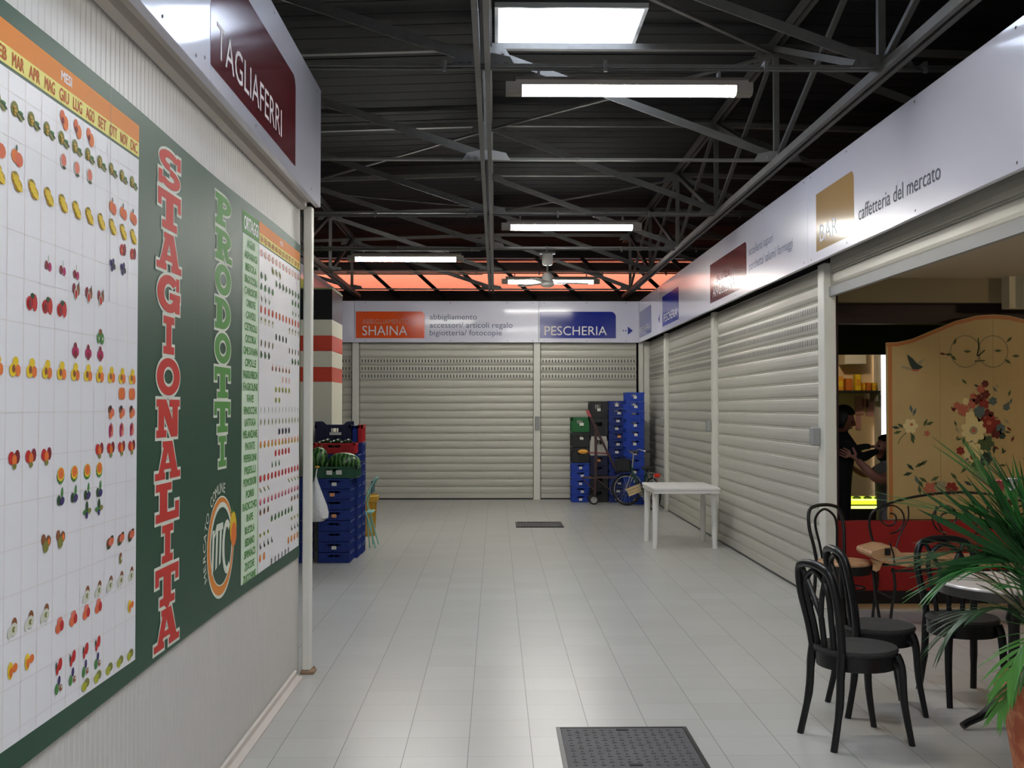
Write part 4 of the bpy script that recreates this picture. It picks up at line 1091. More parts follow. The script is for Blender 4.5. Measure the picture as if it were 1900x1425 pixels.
# ================================================================== WHITE TABLE
t = thing('plastic_table', 'white plastic garden table standing by the right-hand shutters', 'table', (2.185,13.12,0))
def tabletop():
    mb = MB(); mb.bevbox(-.385,.385,-.50,.50,.675,.705,.006)
    for s in (-1,1):
        mb.box(s*.37-.008,s*.37+.008,-.48,.48,.640,.676); mb.box(-.37,.37,s*.485-.008,s*.485+.008,.640,.676)
    for k in range(11): mb.box(-.36,.36,-.46+k*.084,-.46+k*.084+.072,.705,.7075)
    return mb
tabletop().build('tabletop', M_white, t)
for sx in (-1,1):
    for sy in (-1,1):
        x, y = sx*.335, sy*.34; mb = MB(); x2, y2 = x+sx*.012, y+sy*.02
        vs = []
        for (cx,cy,zz,a) in ((x,y,.66,.040),(x2,y2,0,.030)):
            n = 12
            for i in range(n):
                an = 2*PI*i/n; rx = a*(1 if abs(math.cos(an))>.5 else .9); vs.append((cx+rx*math.cos(an),cy+rx*math.sin(an)*.85,zz))
        fs = [(i,(i+1)%12,12+(i+1)%12,12+i) for i in range(12)]+[tuple(range(11,-1,-1)),tuple(range(12,24))]
        mb.add(vs,fs).build('leg', M_white, t, smooth=True)

# ================================================================== CHAIRS
def chair(label, x, y, rz, seat_m, hoop_m, slim=1.0, group='black bentwood cafe chairs', wood=False):
    """faces +x before turning"""
    t = thing('cafe_chair', label, 'chair', (x,y,0), rz, group)
    sw = .20
    o = MB().lathe([(0,.425),(.17,.425),(.195,.432),(.20,.445),(.192,.458),(.16,.456),(.12,.450),(0,.448)],n=32,sx=1.02,sy=.98).build('seat', seat_m, t, smooth=True)
    MB().lathe([(.176,.362),(.188,.362),(.192,.43),(.170,.43),(.172,.37)],n=28).build('apron', hoop_m, t, smooth=True)
    r = .018*slim
    for s in (-1,1):
        MB().tube(catmull([(.135,s*.135,.43),(.155,s*.148,.36),(.165,s*.155,.20),(.20,s*.165,.0)],4),[r*1.25,r*1.3,r*1.3,r*1.25,r*1.2,r*1.15,r*1.1,r*1.05,r,r*.95,r*.9,r*.85,r*.85],10,flat=.85).build('leg', hoop_m, t, smooth=True)
        MB().tube(catmull([(-.155,s*.135,.45),(-.165,s*.14,.36),(-.175,s*.145,.20),(-.215,s*.16,.0)],4),[r*1.2]*5+[r*1.1]*4+[r*.95]*4,10,flat=.85).build('leg', hoop_m, t, smooth=True)
        if not wood:
            MB().tube(catmull([(.10,s*.150,.40),(.145,s*.146,.375),(.158,s*.150,.32)],4),r*.8,8).build('brace', hoop_m, t, smooth=True)
    top = .862
    hp = catmull([(-.155,-.135,.43),(-.170,-.150,.55),(-.200,-.170,.70),(-.222,-.150,.82),(-.232,-.085,top-.008),(-.235,0,top),(-.232,.085,top-.008),(-.222,.150,.82),(-.200,.170,.70),(-.170,.150,.55),(-.155,.135,.43)],5)
    br = MB().tube(hp,r,10).build('backrest', hoop_m, t, smooth=True)
    ip = catmull([(-.160,-.075,.445),(-.178,-.085,.56),(-.203,-.105,.70),(-.216,-.085,.78),(-.222,0,.83),(-.216,.085,.78),(-.203,.105,.70),(-.178,.085,.56),(-.160,.075,.445)],5)
    MB().tube(ip,r*.72,8).build('inner_hoop', hoop_m, br, smooth=True)
    if not wood:
        MB().tube(catmull([(-.186,0,.60),(-.205,.04,.70),(-.224,.11,.83)],4),r*.65,8).tube(catmull([(-.186,0,.60),(-.205,-.04,.70),(-.224,-.11,.83)],4),r*.65,8).tube([(-.186,0,.60),(-.168,0,.45)],r*.75,8).build('splat', hoop_m, br, smooth=True)
    else:
        MB().tube([(.15*math.cos(a*PI/12),.15*math.sin(a*PI/12),.25) for a in range(24)],.008,8,closed=True).build('stretcher', hoop_m, t, smooth=True)
    return t
M_seat = mat('woven_black_seat', (.02,.02,.019), .65, bump=.6, bscale=260, noise=.3, nscale=60)
chair('black cafe chair in front, nearest the middle of the floor', 1.765, 5.42, .23, M_seat, M_black, 1.15)
chair('black cafe chair just behind the front one, seat toward the round table', 2.05, 5.95, .03, M_seat, M_black, 1.1)
chair('black cafe chair facing the viewer at the far side of the marble table', 2.61, 6.17, -PI/2+.03, M_seat, M_black, 1.1)
chair('black cafe chair at the right edge, half hidden by the palm', 3.20, 5.70, PI, M_seat, M_black, 1.1)
chair('slim iron chair with round wooden seat beside the white post', 2.66, 8.42, -1.15, M_wood, M_blackm, .75, wood=True)

# ================================================================== ROUND TABLE
t = thing('bistro_table', 'round marble-topped bistro table on a black cast base', 'table', (2.66,5.66,0))
M_marble = ramp_mat('marble', [(0,srgb(190,182,178)),(.45,srgb(220,212,206)),(1,srgb(240,234,228))], 5, .2, kind='NOISE')
MB().lathe([(0,.700),(.355,.700),(.362,.706),(.362,.722),(.355,.728),(0,.728)],n=48).build('tabletop', M_marble, t, smooth=True)
MB().lathe([(.352,.672),(.372,.672),(.374,.715),(.364,.715),(.362,.700),(.352,.698)],n=48).build('rim', mat('rim_metal', srgb(80,78,74), .35, .6), t, smooth=True)
MB().lathe([(.022,.10),(.045,.14),(.035,.18),(.028,.24),(.028,.50),(.04,.54),(.028,.58),(.03,.64),(.10,.672),(.10,.70),(0,.70)],n=20).build('column', M_blackm, t, smooth=True)
for k in range(3):
    a = PI+.30+2*PI*k/3; d = Vector((math.cos(a),math.sin(a),0))
    MB().tube(catmull([d*.015+Vector((0,0,.20)), d*.09+Vector((0,0,.14)), d*.20+Vector((0,0,.065)), d*.29+Vector((0,0,.035)), d*.325+Vector((0,0,.02))],4),[.045,.042,.04,.036,.033,.030,.027,.025,.023,.022,.021,.021,.020,.020,.02,.02,.02],8,flat=.9).build('foot', M_blackm, t, smooth=True)

# ================================================================== GARDEN BENCH
BX, BY = 2.90, 8.28
t = thing('garden_bench', 'scrolled wrought-iron bench with a curved wooden seat in front of the red dado', 'bench', (BX,BY,0))
def cpx(px, py, y): return ((px-920)/2050*y-BX, EYE+(757-py)/2050*y)
# wooden seat: long plank that rises and curls up at its left end
pf = [(1614,1026),(1616,1022),(1645,1014),(1661,1016),(1672,1028),(1684,1035),(1760,1036),(1900,1038)]
pb = [(1900,1052),(1760,1053),(1700,1053),(1670,1049),(1640,1044),(1618,1035),(1614,1030)]
poly = [cpx(a,b,BY-.15) for a,b in pf] + [(1.62,cpx(0,1038,BY-.15)[1]),(1.62,cpx(0,1052,BY-.15)[1])] + [cpx(a,b,BY-.15) for a,b in pb]
poly = [(x,z+.0) for x,z in poly]
MB().prism(poly,-.20,.14,'y').build('seat', M_wood, t)
mb = MB()
for y in (-.205,): 
    p = cpx(1641,1024,BY-.15); mb.box(p[0]-.012,p[0]+.03,y-.004,y,p[1]-.02,p[1]+.03)
mb.build('buckle', M_blackm, t)
MB().tube(catmull([(cpx(1646,1010,BY-.15)[0],-.215,cpx(0,1005,BY-.15)[1]),(cpx(1653,1025,BY-.15)[0],-.215,cpx(0,1025,BY-.15)[1]),(cpx(1656,1046,BY-.15)[0],-.21,cpx(0,1048,BY-.15)[1])],4),.006,6).build('strap', M_blackm, t)
MB().prism([cpx(1619,1038,BY-.15),cpx(1636,1042,BY-.15),cpx(1630,1056,BY-.15),cpx(1624,1060,BY-.15),cpx(1625,1048,BY-.15)],-.19,-.10,'y').build('armrest_scroll', M_wood, t)
for x in (.02,1.50):
    for y in (-.17,.20):
        MB().tube(catmull([(x,y,.44),(x+.015,y,.30),(x-.01,y,.15),(x+(-.03 if x<1 else .03),y-.01,0)],4),.011,8).build('leg', M_blackm, t, smooth=True)
MB().tube([(.0,-.19,.425),(1.6,-.19,.425)],.010,8).tube([(.0,.14,.425),(1.6,.14,.425)],.010,8).tube([(.02,-.17,.22),(.02,.2,.22)],.008,8).build('seat_frame', M_blackm, t, smooth=True)
yb = .27
bk = MB().tube(catmull([(.07,yb-.06,.43),(.02,yb,.60),(.0,yb,.76),(.08,yb,.85),(.35,yb,.93),(.68,yb,.965),(1.0,yb,.94),(1.3,yb,.86),(1.42,yb,.76),(1.40,yb,.60),(1.36,yb-.06,.43)],6),.010,8).build('backrest', M_blackm, t, smooth=True)
def spiral(cx, cz, r0, turns, s, a0): 
    return [(cx+s*r0*(1-.75*i/26)*math.cos(a0+turns*2*PI*i/26), yb, cz+r0*(1-.75*i/26)*math.sin(a0+turns*2*PI*i/26)) for i in range(27)]
for s, cx in ((1,.16),(-1,.60),(1,.82),(-1,1.22)):
    MB().tube(spiral(cx,.77,.125,1.5,s,-PI/2),.007,6).build('scroll', M_blackm, bk, smooth=True)
for x0,x1 in ((.30,.16),(.52,.66),(.92,.80)):
    MB().tube(catmull([(x0,yb,.86),(x0+.0,yb,.76),((x0+x1)/2,yb,.62),(x1,yb-.05,.44)],5),.006,6).build('scroll_stem', M_blackm, bk, smooth=True)
# ================================================================== BAR INTERIOR
struct('ceiling_bar', MB().box(XS+.05,8.8,2.0,9.12,2.70,2.74), M_bceil)
struct('trim_4', MB().box(XS+.05,8.8,9.12,9.22,2.50,2.74), mat('bulkhead_beige', srgb(140,126,96), .7, noise=.04))
struct('trim_5', MB().box(XS+.08,8.8,9.35,9.50,2.34,2.74).box(XS+.08,8.8,9.345,9.35,2.385,2.395), M_darkbrown)
struct('trim_6', MB().box(4.21,4.32,8.98,9.12,2.44,2.70).box(4.32,5.2,8.9,9.12,2.44,2.70), mat('beam_end_cream', srgb(196,188,160), .7))
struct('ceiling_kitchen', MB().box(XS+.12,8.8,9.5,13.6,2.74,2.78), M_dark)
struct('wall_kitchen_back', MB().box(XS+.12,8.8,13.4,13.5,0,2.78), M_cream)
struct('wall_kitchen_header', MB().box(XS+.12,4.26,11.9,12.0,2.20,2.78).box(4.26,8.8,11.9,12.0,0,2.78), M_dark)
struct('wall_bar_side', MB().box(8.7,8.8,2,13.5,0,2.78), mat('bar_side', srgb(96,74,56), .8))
struct('trim_7', MB().box(XS+.045,XS+.10,9.10,9.20,0,2.72).box(XS+.045,XS+.062,9.04,9.10,0,2.60), mat('dark_jamb', srgb(58,30,38), .45))
# red dado and its plinth
struct('wall_red_dado', MB().box(XS+.07,8.6,9.06,9.14,.12,.69), M_red)
struct('baseboard_bar', MB().box(XS+.07,8.6,9.065,9.14,0,.12), M_dark)
struct('trim_8', MB().box(XS+.03,8.6,8.90,9.06,0,.014), mat('threshold_stone', srgb(176,150,112), .5, noise=.1))

# painted screen
SX0 = 3.272; SYp = 9.20
sc = thing('painted_screen', 'tall cream folding screen painted with flowers and a bird', 'screen', (4.2,SYp,.69))
def topz(x):
    u = (x-SX0)
    pts = [(0,2.168),(.10,2.172),(.22,2.20),(.40,2.275),(.58,2.350),(.76,2.395),(.90,2.405),(1.04,2.395),(1.22,2.350),(1.40,2.275),(1.58,2.20),(1.70,2.172),(1.80,2.168)]
    for (a,za),(b,zb) in zip(pts,pts[1:]):
        if a <= u <= b:
            k = (u-a)/(b-a); return za+(zb-za)*k
    return 2.168
M_scr = ramp_mat('screen_cream', [(0,srgb(164,138,88)),(.5,srgb(182,156,104)),(1,srgb(194,170,120))], 2.2, .55, kind='NOISE')
M_scrb = mat('screen_border', srgb(176,110,56), .5)
for k in range(4):
    a = SX0+.45*k; b = a+.448
    pl = [(a,.69),(b,.69)] + [(b-(b-a)*i/10, topz(b-(b-a)*i/10)) for i in range(11)]
    MB().prism(pl, SYp, SYp+.022,'y').build('leaf_panel', M_scr, sc, world=True)
pr = Print((0,SYp,0),(1,0,0),(0,0,1),[M_scrb])
xs_ = [SX0+1.795*i/40 for i in range(41)]
for i in range(40): pr.poly([(xs_[i],topz(xs_[i])-.035),(xs_[i+1],topz(xs_[i+1])-.035),(xs_[i+1],topz(xs_[i+1])-.006),(xs_[i],topz(xs_[i])-.006)],M_scrb,.001)
pr.rect(SX0+.012,.70,SX0+.045,2.14,M_scrb,.0012); pr.rect(SX0+1.755,.70,SX0+1.785,2.14,M_scrb,.0012)
pr.out('border', sc)
# painted decoration, positions in metres on the screen
pt = Print((0,SYp,0),(1,0,0),(0,0,1),[])
k = 9.2/2050
def sp_(px,py): return ((px-920)*k, EYE+(757-py)*k)
c1=col('paint_green',70,84,50); c2_=col('paint_dgreen',44,60,50); c3=col('paint_red',132,44,34); c4=col('paint_cream',214,196,140); c5=col('paint_rose',176,96,74); c6=col('paint_blue',84,100,98); c7=col('paint_line',120,112,84); c8=col('paint_lead',150,140,110); c9=col('paint_dred',96,32,28)
def petal(cx,cy,n,r,m,l,inner=.45,wd=.5,rot=0):
    for i in range(n):
        a = rot+2*PI*i/n; pt.ell(cx+math.cos(a)*r*.55, cy+math.sin(a)*r*.55, r*.5, r*.5*wd+.002, m, l+.0001*i, a, 10)
def leaf(cx,cy,L,a,m,l=.002): pt.poly([(cx,cy),(cx+L*.5*math.cos(a)-L*.18*math.sin(a),cy+L*.5*math.sin(a)+L*.18*math.cos(a)),(cx+L*math.cos(a),cy+L*math.sin(a)),(cx+L*.5*math.cos(a)+L*.18*math.sin(a),cy+L*.5*math.sin(a)-L*.18*math.cos(a))],m,l)
def stroke(pts, wd, m, l=.0016):
    P = catmull([(a,b,0) for a,b in pts],6)
    for i in range(len(P)-1):
        d = (P[i+1]-P[i]); 
        if d.length<1e-6: continue
        d.normalize(); q = Vector((-d.y,d.x,0))*wd/2
        pt.poly([tuple((P[i]-q)[:2]),tuple((P[i+1]-q)[:2]),tuple((P[i+1]+q)[:2]),tuple((P[i]+q)[:2])],m,l)
# bird
b = lambda x,y: sp_(1640+x*.2808, 570+y*.2808)
pt.poly([b(168,308),b(205,335),b(240,375),b(262,385),b(276,392),b(262,404),b(235,410),b(205,408),b(190,385),b(176,345)],c2_,.002)
pt.poly([b(135,385),b(190,398),b(205,408),b(180,412),b(132,400)],c8,.0018); pt.poly([b(228,368),b(288,332),b(262,380),b(245,385)],c8,.0018); pt.poly([b(190,408),b(235,410),b(262,404),b(235,425),b(200,418)],c5,.0019)
pt.out('bird_painting', sc); pt = Print((0,SYp,0),(1,0,0),(0,0,1),[])
# scroll circle ornament
for (cx,cy,r) in ((560,290,100),(745,290,100)):
    P = []
    for i in range(15):
        a = 2*PI*i/14; P.append(b(cx+r*math.cos(a), cy+1.05*r*math.sin(a)))
    stroke(P,.006,c7)
stroke([b(645,200),b(650,260),b(640,320),b(690,280)],.012,c1); stroke([b(620,355),b(690,350)],.010,c1)
for (x,y,a) in ((480,250,1.2),(500,350,2.4),(835,230,.8),(820,340,-.6),(545,290,0),(750,285,0),(870,320,0),(420,310,0)): leaf(*b(x,y),.07,a,c1)
pt.out('scroll_painting', sc); pt = Print((0,SYp,0),(1,0,0),(0,0,1),[])
random.seed(11)
# bouquet
for i in range(46):
    x = random.gauss(640,85); y = random.uniform(500,1060); w_ = 1-abs(y-800)/420
    leaf(*b(640+(x-640)*(.4+w_),y),random.uniform(.035,.08),random.uniform(0,2*PI),random.choice([c1,c2_,c1,c6,c8]),.0014)
for (x,y,r,m) in ((690,505,.03,c9),(660,540,.035,c5),(690,575,.04,c9),(640,610,.045,c9),(680,640,.045,c3),(600,640,.04,c5),(610,590,.03,c5),(650,690,.05,c6),(540,680,.05,c5),(590,720,.045,c4),(700,720,.06,c9),(740,790,.075,c3),(720,750,.055,c5),(760,830,.05,c9),
                  (520,950,.035,c3),(650,860,.05,c8),(690,900,.07,c1),(560,620,.03,c4),(500,650,.03,c5),(790,800,.04,c6),(800,850,.03,c2_),(830,660,.03,c6),(740,620,.035,c6),(690,1000,.06,c2_),(640,1040,.06,c1)):
    petal(*b(x,y),6,r,m,.0030,wd=.7,rot=x)
petal(*b(608,815),9,.105,c4,.0042,wd=.55); pt.ell(*b(608,815),.035,.035,c8,.0056); pt.ell(*b(608,815),.018,.018,c5,.006)
petal(*b(605,960),7,.085,c4,.0042,wd=.6); pt.ell(*b(603,990),.026,.026,c3,.0056)
petal(*b(715,765),7,.06,c3,.0042,wd=.7); pt.ell(*b(712,765),.022,.018,c5,.0054)
stroke([b(640,1050),b(628,1140)],.010,c8); stroke([b(655,1050),b(650,1150)],.010,c8); stroke([b(620,1050),b(606,1130)],.008,c7)
for (x,y) in ((460,655),(480,690),(845,590),(860,830),(880,850),(800,925),(780,940),(830,790),(770,560),(430,310),(870,600)): leaf(*b(x,y),.06,random.uniform(0,6),random.choice([c1,c9,c6]),.002)
pt.out('bouquet_painting', sc); pt = Print((0,SYp,0),(1,0,0),(0,0,1),[])
# small sprigs on the left leaf
petal(*b(188,785),6,.062,c4,.003,wd=.7); pt.ell(*b(195,775),.014,.012,c5,.0045); petal(*b(298,835),5,.026,c5,.003)
for (x,y,a,m) in ((150,800,2.6,c1),(130,820,3.4,c1),(190,850,-1.2,c1),(205,720,1.2,c6),(200,700,1.8,c6),(275,790,1.1,c1),(290,780,.4,c1),(120,800,3.0,c2_),(185,830,-.9,c1)): leaf(*b(x,y),.075,a,m,.0022)
stroke([b(160,830),b(120,870),b(105,905)],.006,c1)
pt.out('sprig_painting', sc); pt = Print((0,SYp,0),(1,0,0),(0,0,1),[])
for (x,y,a,m) in ((210,1080,2.4,c2_),(215,1060,.5,c1),(245,1050,.6,c1),(200,1095,3.4,c2_),(215,1110,-1.2,c6),(235,1140,-1.0,c1),(240,1175,-1.4,c1),(320,1150,.5,c1),(340,1160,-.4,c2_),(300,1160,2.6,c1),(360,1180,-.6,c1),(520,1100,.8,c1),(540,1150,-.5,c2_),(500,1140,2.4,c1)): leaf(*b(x,y),.085,a,m,.0022)
petal(*b(318,1205),6,.06,c5,.003,wd=.7); petal(*b(392,1195),6,.06,c8,.003,wd=.7); petal(*b(458,1200),6,.055,c3,.003,wd=.7)


pt.out('garland_painting', sc)
# kitchen side
def px12(px,py,y): return ((px-920)/2050*y, EYE+(757-py)/2050*y)
YK = 13.36
sh = thing('wall_shelf', 'dark shelf under the yellow packets on the kitchen wall', 'shelf', (4.35,YK-.12,1.80))
MB().box(3.9,4.59,YK-.25,YK+.03,1.80,1.825).build('board', M_dark, sh, world=True)
MB().box(3.95,3.97,YK-.22,YK+.03,1.70,1.80).box(4.55,4.57,YK-.22,YK+.03,1.70,1.80).build('bracket', M_grey, sh, world=True)
Mp = [mat('packet_amber', srgb(214,150,40), .5), mat('packet_yellow', srgb(226,190,40), .5), mat('packet_orange', srgb(196,110,40), .5)]
for i,(x,wd,h,lb) in enumerate([(4.13,.09,.17,'amber packet at the left end of the kitchen shelf'),(4.24,.08,.15,'orange packet second on the kitchen shelf'),(4.35,.07,.20,'tall yellow packet on the kitchen shelf'),(4.42,.04,.10,'low yellow tin on the kitchen shelf'),(4.48,.06,.10,'bright yellow tin right of the low tin on the shelf'),(4.55,.05,.10,'amber box at the right end of the kitchen shelf')]):
    o = thing('food_packet', lb, 'packet', (x,YK-.12,1.825), group='packets on the kitchen shelf')
    MB().bevbox(-wd/2,wd/2,-.05,.05,0,h,.008).build('box', Mp[(i*2)%3], o); MB().box(-wd/2+.01,wd/2-.01,-.052,-.0502,h*.3,h*.7).build('label_card', Mp[(i+1)%3], o)
o = thing('wall_cabinet', 'small white cabinet on the kitchen wall above the shelf', 'cabinet', (4.30,YK-.10,2.14))
MB().bevbox(-.13,.13,-.12,.14,0,.24,.004).build('body', M_cwhite, o); MB().bevbox(-.125,.125,-.135,-.12,.005,.235,.003).build('door', M_cwhite, o)
o = thing('kitchen_doorway', 'bright white frame of a lit doorway in the kitchen', 'door frame', (4.72,YK,0))
MB().box(4.60,4.635,13.22,13.38,0,2.3).build('frame', M_white, o, world=True)
MB().box(4.635,4.85,13.36,13.39,0,2.3).build('lit_opening', mat('daylit_opening', (.9,.9,.95), .8, emit=(.95,.93,1), es=1.1), o, world=True)
Mpp = mat('poster_rose', srgb(190,140,140), .7)
for i,(px,py,w_,h_,lb) in enumerate([(1599,752,.10,.22,'rose paper pinned left on the kitchen wall'),(1622,756,.13,.20,'rose notice at the right of the kitchen wall'),(1597,784,.06,.17,'narrow rose paper strip, lower left on the kitchen wall'),(1610,748,.07,.11,'small rose card in the middle of the kitchen wall'),(1632,782,.05,.12,'pink slip low by the kitchen doorway')]):
    x, z = px12(px,py,YK); o = MB().box(x-w_/2,x+w_/2,YK-.004+.03,YK+.04-.001,z-h_/2,z+h_/2).build('pinned_paper', Mpp); tag(o, lb, 'paper', 'papers pinned on the kitchen wall')
o = thing('display_case', 'glass counter with a glowing green-yellow lit interior', 'display case', (3.9,11.2,0))
MB().box(3.2,4.7,10.95,11.55,0,.62).build('base', M_dark, o, world=True)
MB().box(3.25,4.65,10.96,11.5,.66,.70).build('lit_shelf', mat('display_glow', srgb(150,160,50), .4, emit=srgb(170,180,40), es=.9), o, world=True)
mb = MB().box(3.2,4.7,10.945,10.96,.70,.715).box(3.2,4.7,10.945,10.96,.62,.645)
mb.build('edge_trim', mat('display_edge', srgb(220,225,150), .3, emit=srgb(220,225,120), es=1.0), o, world=True)
random.seed(5)
for k_ in range(12): 
    x = 3.3+k_*.11; MB().ball((x-3.9,-.12,.715),.045,.05,.02,8,5).build('tray_food', mat('food_green', srgb(120,140,40), .5), o)
MB().box(3.2,4.7,10.945,10.95,.72,1.0).build('glass', bpy.data.materials['skylight_glass'], o, world=True)
for i,(x,y,z,r,w_,lb) in enumerate([(3.9,12.2,2.55,.05,60,'unseen fill globe added in the kitchen,'),(5.6,7.2,2.51,.06,50,'unseen fill globe added in the bar,')]):
    o = thing('fill_globe', lb+' hanging from the ceiling', 'lamp', (x,y,z))  # unseen globes added to brighten the kitchen and the bar
    MB().ball((0,0,0),r,n=16,k=10).build('globe', mat('globe_glow_%s' % ('kitchen' if i==0 else 'bar'), (1,.8,.5), .5, emit=(1,.78,.5), es=w_*1.6), o, smooth=True)
    MB().lathe([(.03,.04),(.03,.07),(.008,.075),(.008,.19 if i==0 else .15)],n=10).build('stem', M_blackm, o)
random.seed(3)
for i in range(3):
    pass

# ================================================================== PEOPLE
def skin(name, verts, edges, m, parent, sub=2, root=0):
    me = bpy.data.meshes.new(name); me.from_pydata([v[:3] for v in verts], [], []); 
    me = bpy.data.meshes.new(name); me.from_pydata([v[:3] for v in verts], edges, [])
    o = bpy.data.objects.new(name, me); link(o)
    sm = o.modifiers.new('skin','SKIN'); sm.use_smooth_shade = True
    if not me.skin_vertices:
        bpy.context.view_layer.objects.active = o
    for i, v in enumerate(verts):
        sv = me.skin_vertices[0].data[i]; r = v[3]; r2 = v[4] if len(v) > 4 else r
        sv.radius = (r, r2); sv.use_root = (i == root)
    ss = o.modifiers.new('sub','SUBSURF'); ss.levels = sub; ss.render_levels = sub
    dg = bpy.context.evaluated_depsgraph_get(); dg.update()
    me2 = bpy.data.meshes.new_from_object(o.evaluated_get(dg))
    bpy.data.objects.remove(o)
    me2.name = name; me2.materials.clear()
    me2.materials.append(m); me2.polygons.foreach_set('use_smooth',[True]*len(me2.polygons)); me2.polygons.foreach_set('material_index',[0]*len(me2.polygons))
    o2 = bpy.data.objects.new(name, me2); link(o2); o2.parent = parent
    return o2
M_skin1 = mat('skin_tan', srgb(150,98,80), .5); M_skin2 = mat('skin_pink', srgb(214,150,130), .5)
M_cloth1 = mat('black_cloth', (.014,.014,.017), .8, noise=.3); M_cloth2 = mat('grey_cloth', srgb(176,176,186), .8, noise=.08); M_hair = mat('black_hair', (.008,.007,.008), .55, noise=.4, nscale=40); M_jeans = mat('dark_trousers', (.02,.022,.03), .8, noise=.2)
def hand(p, d, up, parent, m, s=1.0, curl=.3, side=1, nm='hand'):
    """palm plus five separate fingers, pointing along d, palm normal up"""
    d = Vector(d).normalized(); up = Vector(up).normalized(); r = d.cross(up).normalized(); p = Vector(p)
    V = [(*(p-d*.03),.022*s,.018*s), (*(p+d*.02),.030*s,.014*s), (*(p+d*.055),.036*s,.013*s)]; E = [(0,1),(1,2)]
    L = [.072,.080,.074,.058]; offs = [-.030,-.010,.010,.029]
    for k_ in range(4):
        b0 = p + d*.06*s + r*offs[k_]*s; n0 = len(V); V.append((*b0,.0092*s)); E.append((2,n0)); q = b0
        for j in range(3):
            an = curl*(j+1)*.5; q = q + (d*math.cos(an) - up*math.sin(an) + r*offs[k_]*2.2)*L[k_]*s/3; V.append((*q,(.0088-.0010*j)*s)); E.append((n0+j,n0+j+1))
    n0 = len(V); b0 = p + d*.0*s - r*.030*s*side; V.append((*b0,.012*s)); E.append((1,n0)); q = b0
    for j in range(2):
        q = q + (d*.8 - r*.7*side - up*.1).normalized()*.034*s; V.append((*q,(.0105-.0015*j)*s)); E.append((n0+j,n0+j+1))
    return skin(nm, V, E, m, parent, 2)
def head(parent, c, face, s, mskin, hair_m, hair_fn, tilt=0):
    """c: centre of the head, face: direction looked at; face modelled on a deformed ball"""
    f = Vector(face).normalized(); u = Vector((0,0,1)); u = (u - f*u.dot(f)).normalized(); l = u.cross(f)
    c = Vector(c)
    def W(x,y,z): return c + f*x*s + l*y*s + u*z*s     # x forward, y left, z up
    n, k_ = 28, 20; vs = []; fs = []
    for i in range(k_+1):
        t = PI*i/k_
        for j in range(n):
            a = 2*PI*j/n; x = math.sin(t)*math.cos(a); y = math.sin(t)*math.sin(a); z = -math.cos(t)
            X = x*.098; Y = y*.076; Z = z*.122
            if z < 0: X *= 1-.12*z*z; Y *= 1-.38*z*z
            if x > 0:
                g = lambda y0,z0,sy,sz: math.exp(-((y-y0)/sy)**2-((z-z0)/sz)**2)
                X += .026*g(0,-.12,.13,.14)*1.0            # nose
                X += .010*g(0,.05,.12,.22)
                X -= .010*g(.38,.06,.16,.10)+.010*g(-.38,.06,.16,.10)   # eye sockets
                X += .007*g(0,-.42,.3,.06)+.006*g(0,-.52,.26,.05)       # lips
                X += .010*g(0,-.80,.35,.16)                 # chin
                X += .005*g(.35,.2,.3,.07)+.005*g(-.35,.2,.3,.07)       # brow
            vs.append(W(X,Y,Z))
    for i in range(k_):
        for j in range(n): fs.append((i*n+j,i*n+(j+1)%n,(i+1)*n+(j+1)%n,(i+1)*n+j))
    h = MB().add(vs,fs)
    for sy in (-1,1):   # ears
        h.ball(W(-.005,.077*sy,-.008),.012*s,.008*s,.030*s,10,8)
    ho = h.build('head', mskin, parent, smooth=True)
    for sy in (-1,1):
        MB().ball(W(.086,.031*sy,.006),.011*s,.011*s,.008*s,10,8).build('eye', mat('eye_dark', (.03,.02,.02), .2), ho, smooth=True)
    MB().ball(W(.096,0,-.056),.006*s,.022*s,.005*s,10,6).build('mouth', mat('lip', srgb(150,70,66), .5), ho, smooth=True)
    hv = []
    for i in range(k_+1):
        t = PI*i/k_
        for j in range(n):
            a = 2*PI*j/n; x = math.sin(t)*math.cos(a); y = math.sin(t)*math.sin(a); z = -math.cos(t)
            r_ = hair_fn(x,y,z)*(1+.03*math.sin(9*a+7*t))
            hv.append(W(x*.116*r_-.010,y*.095*r_,z*.132*r_+.008))
    MB().add(hv,fs).build('hair', hair_m, ho, smooth=True)
    return ho
# person 1: standing in profile, leaning forward, both arms out to the other's shoulders
H1 = Vector((3.30,10.45,1.505))
p1 = thing('person', 'dark-haired person in black standing with both arms stretched out', 'person', (3.26,10.45,0))
V = [(3.25,10.45,.93,.155,.15),(3.24,10.45,1.05,.155,.15),(3.255,10.45,1.20,.155,.165),(3.27,10.45,1.31,.12,.155),(3.275,10.45,1.375,.05,.05),(3.29,10.45,1.44,.045,.045),
     (3.28,10.30,1.295,.072),(3.38,10.28,1.17,.060),(3.42,10.28,1.155,.052),                         # near shoulder, elbow
     (3.28,10.60,1.295,.060),(3.38,10.62,1.21,.048),(3.44,10.62,1.215,.040),
     (3.25,10.36,.86,.095,.10),(3.27,10.35,.48,.062),(3.24,10.35,.10,.040),(3.30,10.345,.045,.035),(3.38,10.345,.03,.026),
     (3.24,10.54,.86,.095,.10),(3.22,10.55,.48,.062),(3.17,10.55,.10,.040),(3.23,10.555,.045,.035),(3.31,10.555,.03,.026)]
E = [(0,1),(1,2),(2,3),(3,4),(4,5),(3,6),(6,7),(7,8),(3,9),(9,10),(10,11),(0,12),(12,13),(13,14),(14,15),(15,16),(0,17),(17,18),(18,19),(19,20),(20,21)]
V += [(3.54,10.34,1.20,.034),(3.60,10.36,1.215,.026),(3.54,10.58,1.25,.032),(3.60,10.56,1.25,.026)]
E += [(8,22),(22,23),(11,24),(24,25)]
skin('body', V, E, M_cloth1, p1).location = -Vector((3.26,10.45,0))
